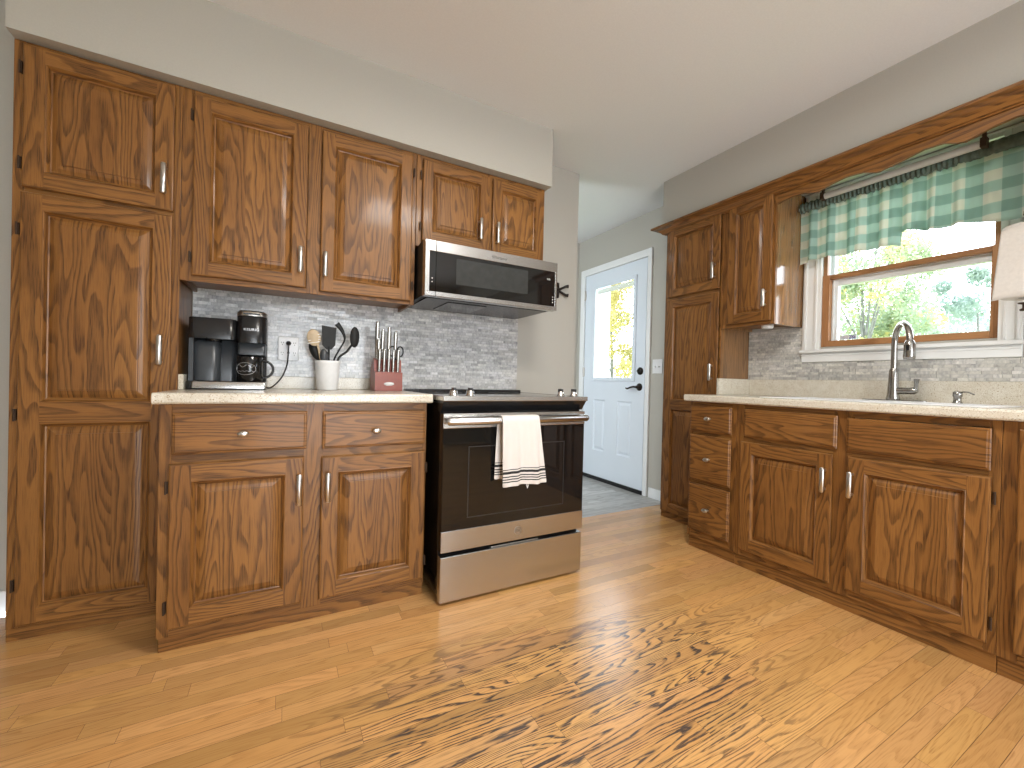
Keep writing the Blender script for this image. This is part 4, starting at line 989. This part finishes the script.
MB().box(e.x-0.024, e.x-0.010, e.y-0.006, e.y+0.006, zc-0.045, zc-0.018, M['black']).build('spray_button', sh, bevel=0.002)
mb = MB(); mb.tube([(0, -0.010, 0.052), (0, -0.060, 0.052), (0, -0.078, 0.054), (0, -0.090, 0.055)], [0.017, 0.016, 0.0175, 0.012], M['faucet_steel'], 14)
mb.tube([(0, -0.084, 0.055), (-0.002, -0.086, 0.085), (-0.004, -0.088, 0.110)], [0.0085, 0.008, 0.011], M['faucet_steel'], 10); mb.build('side_lever', fc)
# soap dispenser
sd_ = thing('soap_dispenser', 'small nickel soap dispenser pump right of the faucet', 'soap dispenser', (W-0.095, -1.715, CR))
mb = MB(); mb.lathe([(0.0001, 0.0005), (0.017, 0.0005), (0.017, 0.006), (0.0135, 0.010), (0.013, 0.030), (0.016, 0.034), (0.016, 0.052), (0.012, 0.056), (0.0001, 0.057)], (0, 0, 0), M['faucet_steel'], 24); mb.build('pump', sd_)
mb = MB(); mb.tube([(0, 0, 0.048), (-0.02, -0.022, 0.054), (-0.045, -0.045, 0.053), (-0.065, -0.066, 0.044)], [0.0045, 0.0035, 0.003, 0.0028], M['faucet_steel'], 8); mb.build('nozzle', sd_)

# right-hand wall cabinet beyond the window (outside the frame) and the paper towel on its side
ux = thing('wall_cabinet', 'oak wall cabinet right of the sink window beside the paper towels', 'cabinet', (W, -2.000, 0), R0)
frame_body(ux, 0, 0.40, -0.305, 1.322, 2.106, [(0, 0.040), (0.36, 0.40)], [(2.06, 2.106, 0.04, 0.36), (1.322, 1.350, 0.04, 0.36)], bottom=1.342, side=M['oak_veneer'])
door(ux, 0.03, 0.37, 1.344, 2.068, -0.305, s=0.05)
PTX, PTY = W-0.225, -1.925
ph = thing('paper_towel_holder', 'dark metal paper towel holder fixed to the cabinet side at the right edge', 'holder', (PTX, PTY, 1.30))
mb = MB()
mb.tube([(0, 0, -0.005), (0, 0, 0.350)], 0.006, M['nickel'], 10); mb.lathe([(0.0001, -0.020), (0.014, -0.020), (0.015, -0.014), (0.008, -0.010), (0.008, 0.004), (0.020, 0.008), (0.020, 0.011), (0.0001, 0.012)], (0, 0, 0), M['hinge'], 20)
mb.lathe([(0.0001, 0.372), (0.012, 0.366), (0.013, 0.352), (0.0001, 0.350)], (0, 0, 0), M['hinge'], 20); mb.build('rod', ph)
mb = MB(); mb.box(-0.008, 0.008, -0.0735, 0.0, 0.000, 0.006, M['hinge']); mb.box(-0.008, 0.008, -0.0735, 0.0, 0.353, 0.359, M['hinge']); mb.box(-0.015, 0.015, -0.0735, -0.0705, -0.02, 0.380, M['hinge']); mb.build('bracket', ph)
mb = MB(); mb.lathe([(0.019, 0.0), (0.062, 0.0), (0.063, 0.002), (0.063, 0.278), (0.062, 0.280), (0.019, 0.280), (0.019, 0.0)], (0, 0, 0), M['paper'], 48)
pt = thing('paper_towel_roll', 'white paper towel roll with its loose sheet hanging at the right edge', 'paper towel', (PTX, PTY, 1.330))
mb.build('roll', pt)
mb = MB(); rows = []
for i in range(17):          # loose sheet: leaves the roll tangentially, drooping towards the window
    t = i/16; row = []
    for j in range(13):
        h = j/12
        reach = 0.020+0.022*(1-h)
        a = 2.25-0.8*t
        if t < 0.5: pp = Vector((0.0655*math.cos(a-1.1+2.2*t), 0.0655*math.sin(a-1.1+2.2*t), 0))
        x = -0.0655+0.020*t+0.0
        y = -0.010+t*(0.068+0.020*(1-h))
        row.append((x-0.004, y, 0.002+0.276*h-0.010*t*(1-h)-0.014*t*h))
    rows.append(row)
mb.grid(rows, M['paper']); mb.build('loose_sheet', pt, solid=0.0015)

# crown moulding and scalloped valance board along the right soffit
CP = [(-0.3055, 2.045), (-0.3055, 2.106), (-0.3205, 2.1075), (-0.368, 2.1075), (-0.370, 2.098), (-0.352, 2.085), (-0.338, 2.064), (-0.322, 2.052), (-0.318, 2.046)]
cm = thing('crown_moulding', 'oak crown moulding running above the right cabinets and window', 'moulding', (W, -0.2535, 2.0), R0)
mb = MB()
CP = [(-0.3255, 2.068), (-0.3255, 2.1065), (-0.368, 2.1065), (-0.370, 2.098), (-0.355, 2.088), (-0.343, 2.073), (-0.329, 2.068)]
def crown_sweep(mb, prof, L):
    # prof offsets beyond the cabinet face (o >= 0) and height; runs along x from the mitred left end, plus the return on the left side
    rows = []
    pr = [(-(a)-0.3055, z-2.0) for a, z in prof]
    for o, z in pr:
        rows.append([(-o, -0.0, z), (-o, -0.3055-o, z), (L, -0.3055-o, z)])
    n = len(rows)
    for i in range(n):
        j = (i+1) % n
        for k, g in ((0, 1), (1, 0)):
            mb.face([rows[i][k], rows[j][k], rows[j][k+1], rows[i][k+1]], OAK, g)
    mb.face([r[-1] for r in rows], OAK, 2); mb.face([r[0] for r in rows], OAK, 2)
CPx = [(-0.3065, 2.050), (-0.3065, 2.1065), (-0.384, 2.1065), (-0.388, 2.102), (-0.388, 2.092), (-0.382, 2.089), (-0.366, 2.087), (-0.350, 2.080), (-0.338, 2.068), (-0.330, 2.056), (-0.318, 2.054), (-0.316, 2.050)]
crown_sweep(mb, CPx, 1.75+0.4)
mb.build('moulding', cm)
vb = thing('valance_board', 'scalloped oak valance board spanning the window under the crown', 'valance', (W, -1.0275, 2.0), R0)
sc_pts = [(-1.0275, 2.000), (-1.060, 2.008), (-1.112, 2.014), (-1.165, 2.008), (-1.205, 1.995), (-1.225, 1.991), (-1.245, 1.995), (-1.290, 2.008), (-1.350, 2.016), (-1.420, 2.010), (-1.465, 1.990), (-1.483, 1.986), (-1.500, 1.990), (-1.560, 1.999), (-1.640, 2.016), (-1.700, 2.013), (-1.745, 1.993), (-1.765, 1.988), (-1.785, 1.993), (-1.835, 2.007), (-1.900, 2.016), (-1.960, 2.010), (-1.999, 2.000)]
mb = MB(); mb.newseed()
for (a, za), (b, zb) in zip(sc_pts, sc_pts[1:]):
    xa, xb = -a-1.0275, -b-1.0275; zt = 0.1055; za -= 2.0; zb -= 2.0; y0, y1 = -0.3045, -0.286
    mb.face([(xa, y0, za), (xb, y0, zb), (xb, y0, zt), (xa, y0, zt)], OAK, 0); mb.face([(xa, y1, zt), (xb, y1, zt), (xb, y1, zb), (xa, y1, za)], OAK, 0)
    mb.face([(xa, y1, za), (xb, y1, zb), (xb, y0, zb), (xa, y0, za)], OAK, 0); mb.face([(xa, y0, zt), (xb, y0, zt), (xb, y1, zt), (xa, y1, zt)], OAK, 0)
mb.build('board', vb)

# fluorescent fixture behind the valance board
fl = thing('tube_light', 'grey tube light fixture mounted behind the scalloped board', 'light', (W-0.145, -1.178, 2.018), R0)
mb = MB(); mb.tube([(0.012, 0, 0), (0.600, 0, 0)], 0.017, M['tube'], 20, up=(0, 0, 1)); mb.build('diffuser', fl)
for x in (0.0, 0.602):
    mb = MB(); mb.box(x-0.006, x+0.014, -0.018, 0.018, -0.018, 0.022, M['hinge']); mb.box(x-0.002, x+0.010, -0.008, 0.008, 0.022, 0.0895, M['hinge']); mb.build('end_bracket', fl, bevel=0.002)

# gingham curtain valance
cv = thing('curtain_valance', 'green and cream gingham valance curtain across the window top', 'curtain', (W-0.075, -1.040, 1.69), R0)
mb = MB(); rows = []; uvs = []; nx = 260; L = 0.93; nz = 16
def bot(x):
    if x < 0.452: return 0.006*math.sin(x*20)+0.012*math.sin(x*9)-0.006
    return 0.050-0.060*min(1, (x-0.452)/0.42)*1.0+0.006*math.sin(x*30)
def gather(x): return 1.0 if x < 0.58 else max(0.25, 1-(x-0.58)*4)
def fold(x, h):
    g = gather(x); am = (0.017-0.010*h)*g
    return am*(math.sin(x*62+1.6*math.sin(x*11))+0.45*math.sin(x*137+2))
us_ = 0; 
ucum = [0]
for i in range(1, nx+1):
    x0_, x1_ = L*(i-1)/nx, L*i/nx; ucum.append(ucum[-1]+math.hypot(x1_-x0_, (fold(x1_, 0.3)-fold(x0_, 0.3))))
top = 0.300
for j in range(nz+1):
    h = j/nz; row = []; uvr = []
    for i in range(nx+1):
        x = L*i/nx; zb = bot(x); z = zb+(top-zb)*h
        row.append((x, fold(x, h)-0.010, z)); uvr.append((ucum[i], z))
    rows.append(row); uvs.append(uvr)
mb.grid(rows, M['gingham'], uvs); mb.build('cloth', cv, solid=0.0015)
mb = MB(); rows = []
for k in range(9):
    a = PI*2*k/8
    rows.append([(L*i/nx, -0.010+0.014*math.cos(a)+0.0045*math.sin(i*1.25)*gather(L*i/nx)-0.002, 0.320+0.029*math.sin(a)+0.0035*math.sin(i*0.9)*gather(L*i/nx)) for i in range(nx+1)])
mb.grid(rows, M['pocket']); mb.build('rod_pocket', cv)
mb = MB(); mb.tube([(-0.008, -0.010, 0.318), (L+0.02, -0.010, 0.318)], 0.007, M['white'], 8)
for x in (-0.007, L+0.018): mb.box(x-0.002, x+0.002, -0.016, 0.0745 if False else 0.050, 0.310, 0.326, M['white'])
mb.build('curtain_rod', cv)

# unseen ceiling lamps added to carry the room's light (behind and above the camera's view)
for (lx_, ly_, s_, nm) in ((0.25, -1.85, 0.52, 'unseen square frosted ceiling lamp above the camera'), (0.4, 0.64, 0.42, 'unseen small ceiling lamp added to brighten the entry')):
    o = MB().box(-s_/2, s_/2, -s_/2, s_/2, -0.06, -0.0005, M['white']).build('unseen_ceiling_lamp', bevel=0.01, loc=(lx_, ly_, H)); tag(o, nm, 'lamp')

# ------------------------------------------------------------------ outside
g = MB().box(W+TH+0.02, 60, -30, 30, -0.6, -0.5, M['grass']).build('ground'); struct(g, 'lawn outside the windows')
def tree(name, label, x, y, h, rad, mat, n, seed, leaf=0.10, gp='trees outside the windows', clusters=34, crown_lo=0.25):
    rnd = random.Random(seed); o = thing(name, label, 'tree', (x, y, -0.5)); o['group'] = gp
    mb = MB(); mb.tube([(0, 0, 0), (0.05, 0.03, h*0.35), (0.0, 0.1, h*0.8)], [0.07, 0.045, 0.015], M['bark'], 10)
    cs = []
    for _ in range(clusters):
        a = rnd.uniform(0, 2*PI); rr = rad*math.sqrt(rnd.random()); zz = rnd.uniform(crown_lo, 1.0); k = math.sqrt(max(0.05, 1-((zz-0.6)/0.5)**2)); cs.append((rr*k*math.cos(a), rr*k*math.sin(a), zz*h, rnd.uniform(0.14, 0.30)*rad))
    for c in cs[::14]: mb.tube([(0, 0, c[2]*0.55), (c[0]*0.5, c[1]*0.5, c[2]*0.8), (c[0], c[1], c[2])], [0.022, 0.014, 0.006], M['bark'], 6)
    mb.build('trunk', o)
    lf = MB(); verts = []; faces = []
    for _ in range(n):
        c = rnd.choice(cs); d = Vector((rnd.gauss(0, 1), rnd.gauss(0, 1), rnd.gauss(0, 1))).normalized()*c[3]*rnd.random()**0.4
        p = Vector(c[:3])+d; a = Vector((rnd.gauss(0, 1), rnd.gauss(0, 1), rnd.gauss(0, 1))).normalized(); b = a.cross(Vector((rnd.gauss(0, 1), rnd.gauss(0, 1), rnd.gauss(0, 1)))).normalized(); s = leaf*rnd.uniform(0.6, 1.2)
        i = len(verts); verts += [p-a*s*0.5, p+b*s*0.28, p+a*s*0.5, p-b*s*0.28]; faces.append((i, i+1, i+2, i+3))
    me = bpy.data.meshes.new('foliage'); me.from_pydata(verts, [], faces); me.materials.append(mat)
    f = bpy.data.objects.new('foliage', me); COL.objects.link(f); f.parent = o
    return o
tree('maple_tree', 'yellow autumn tree seen through the entry door glass', W+6.2, 7.5, 5.4, 1.7, M['leaf_yellow'], 16000, 3, 0.11, clusters=60, crown_lo=0.12)
tree('maple_tree', 'yellow-green tree seen through the left half of the sink window', W+7.5, 1.55, 4.7, 1.25, M['leaf_mix'], 18000, 5, 0.085, clusters=70, crown_lo=0.40)
tree('green_tree', 'pale green tree seen through the right half of the sink window', W+11.0, 0.75, 4.1, 1.15, M['leaf_green'], 9000, 8, 0.10, clusters=40, crown_lo=0.40)
tree('green_shrub', 'wide low green shrub far behind the trees outside the sink window', W+16.0, 3.2, 4.1, 3.0, M['leaf_green'], 12000, 11, 0.14, clusters=60, crown_lo=0.3)
po = MB().box(-0.07, 0.07, -0.07, 0.07, 0.0, 3.4, M['siding']).build('porch_post', loc=(W+1.05, 2.0, -0.5), bevel=0.01); tag(po, 'pale blue porch post seen at the left of the entry door glass', 'post')
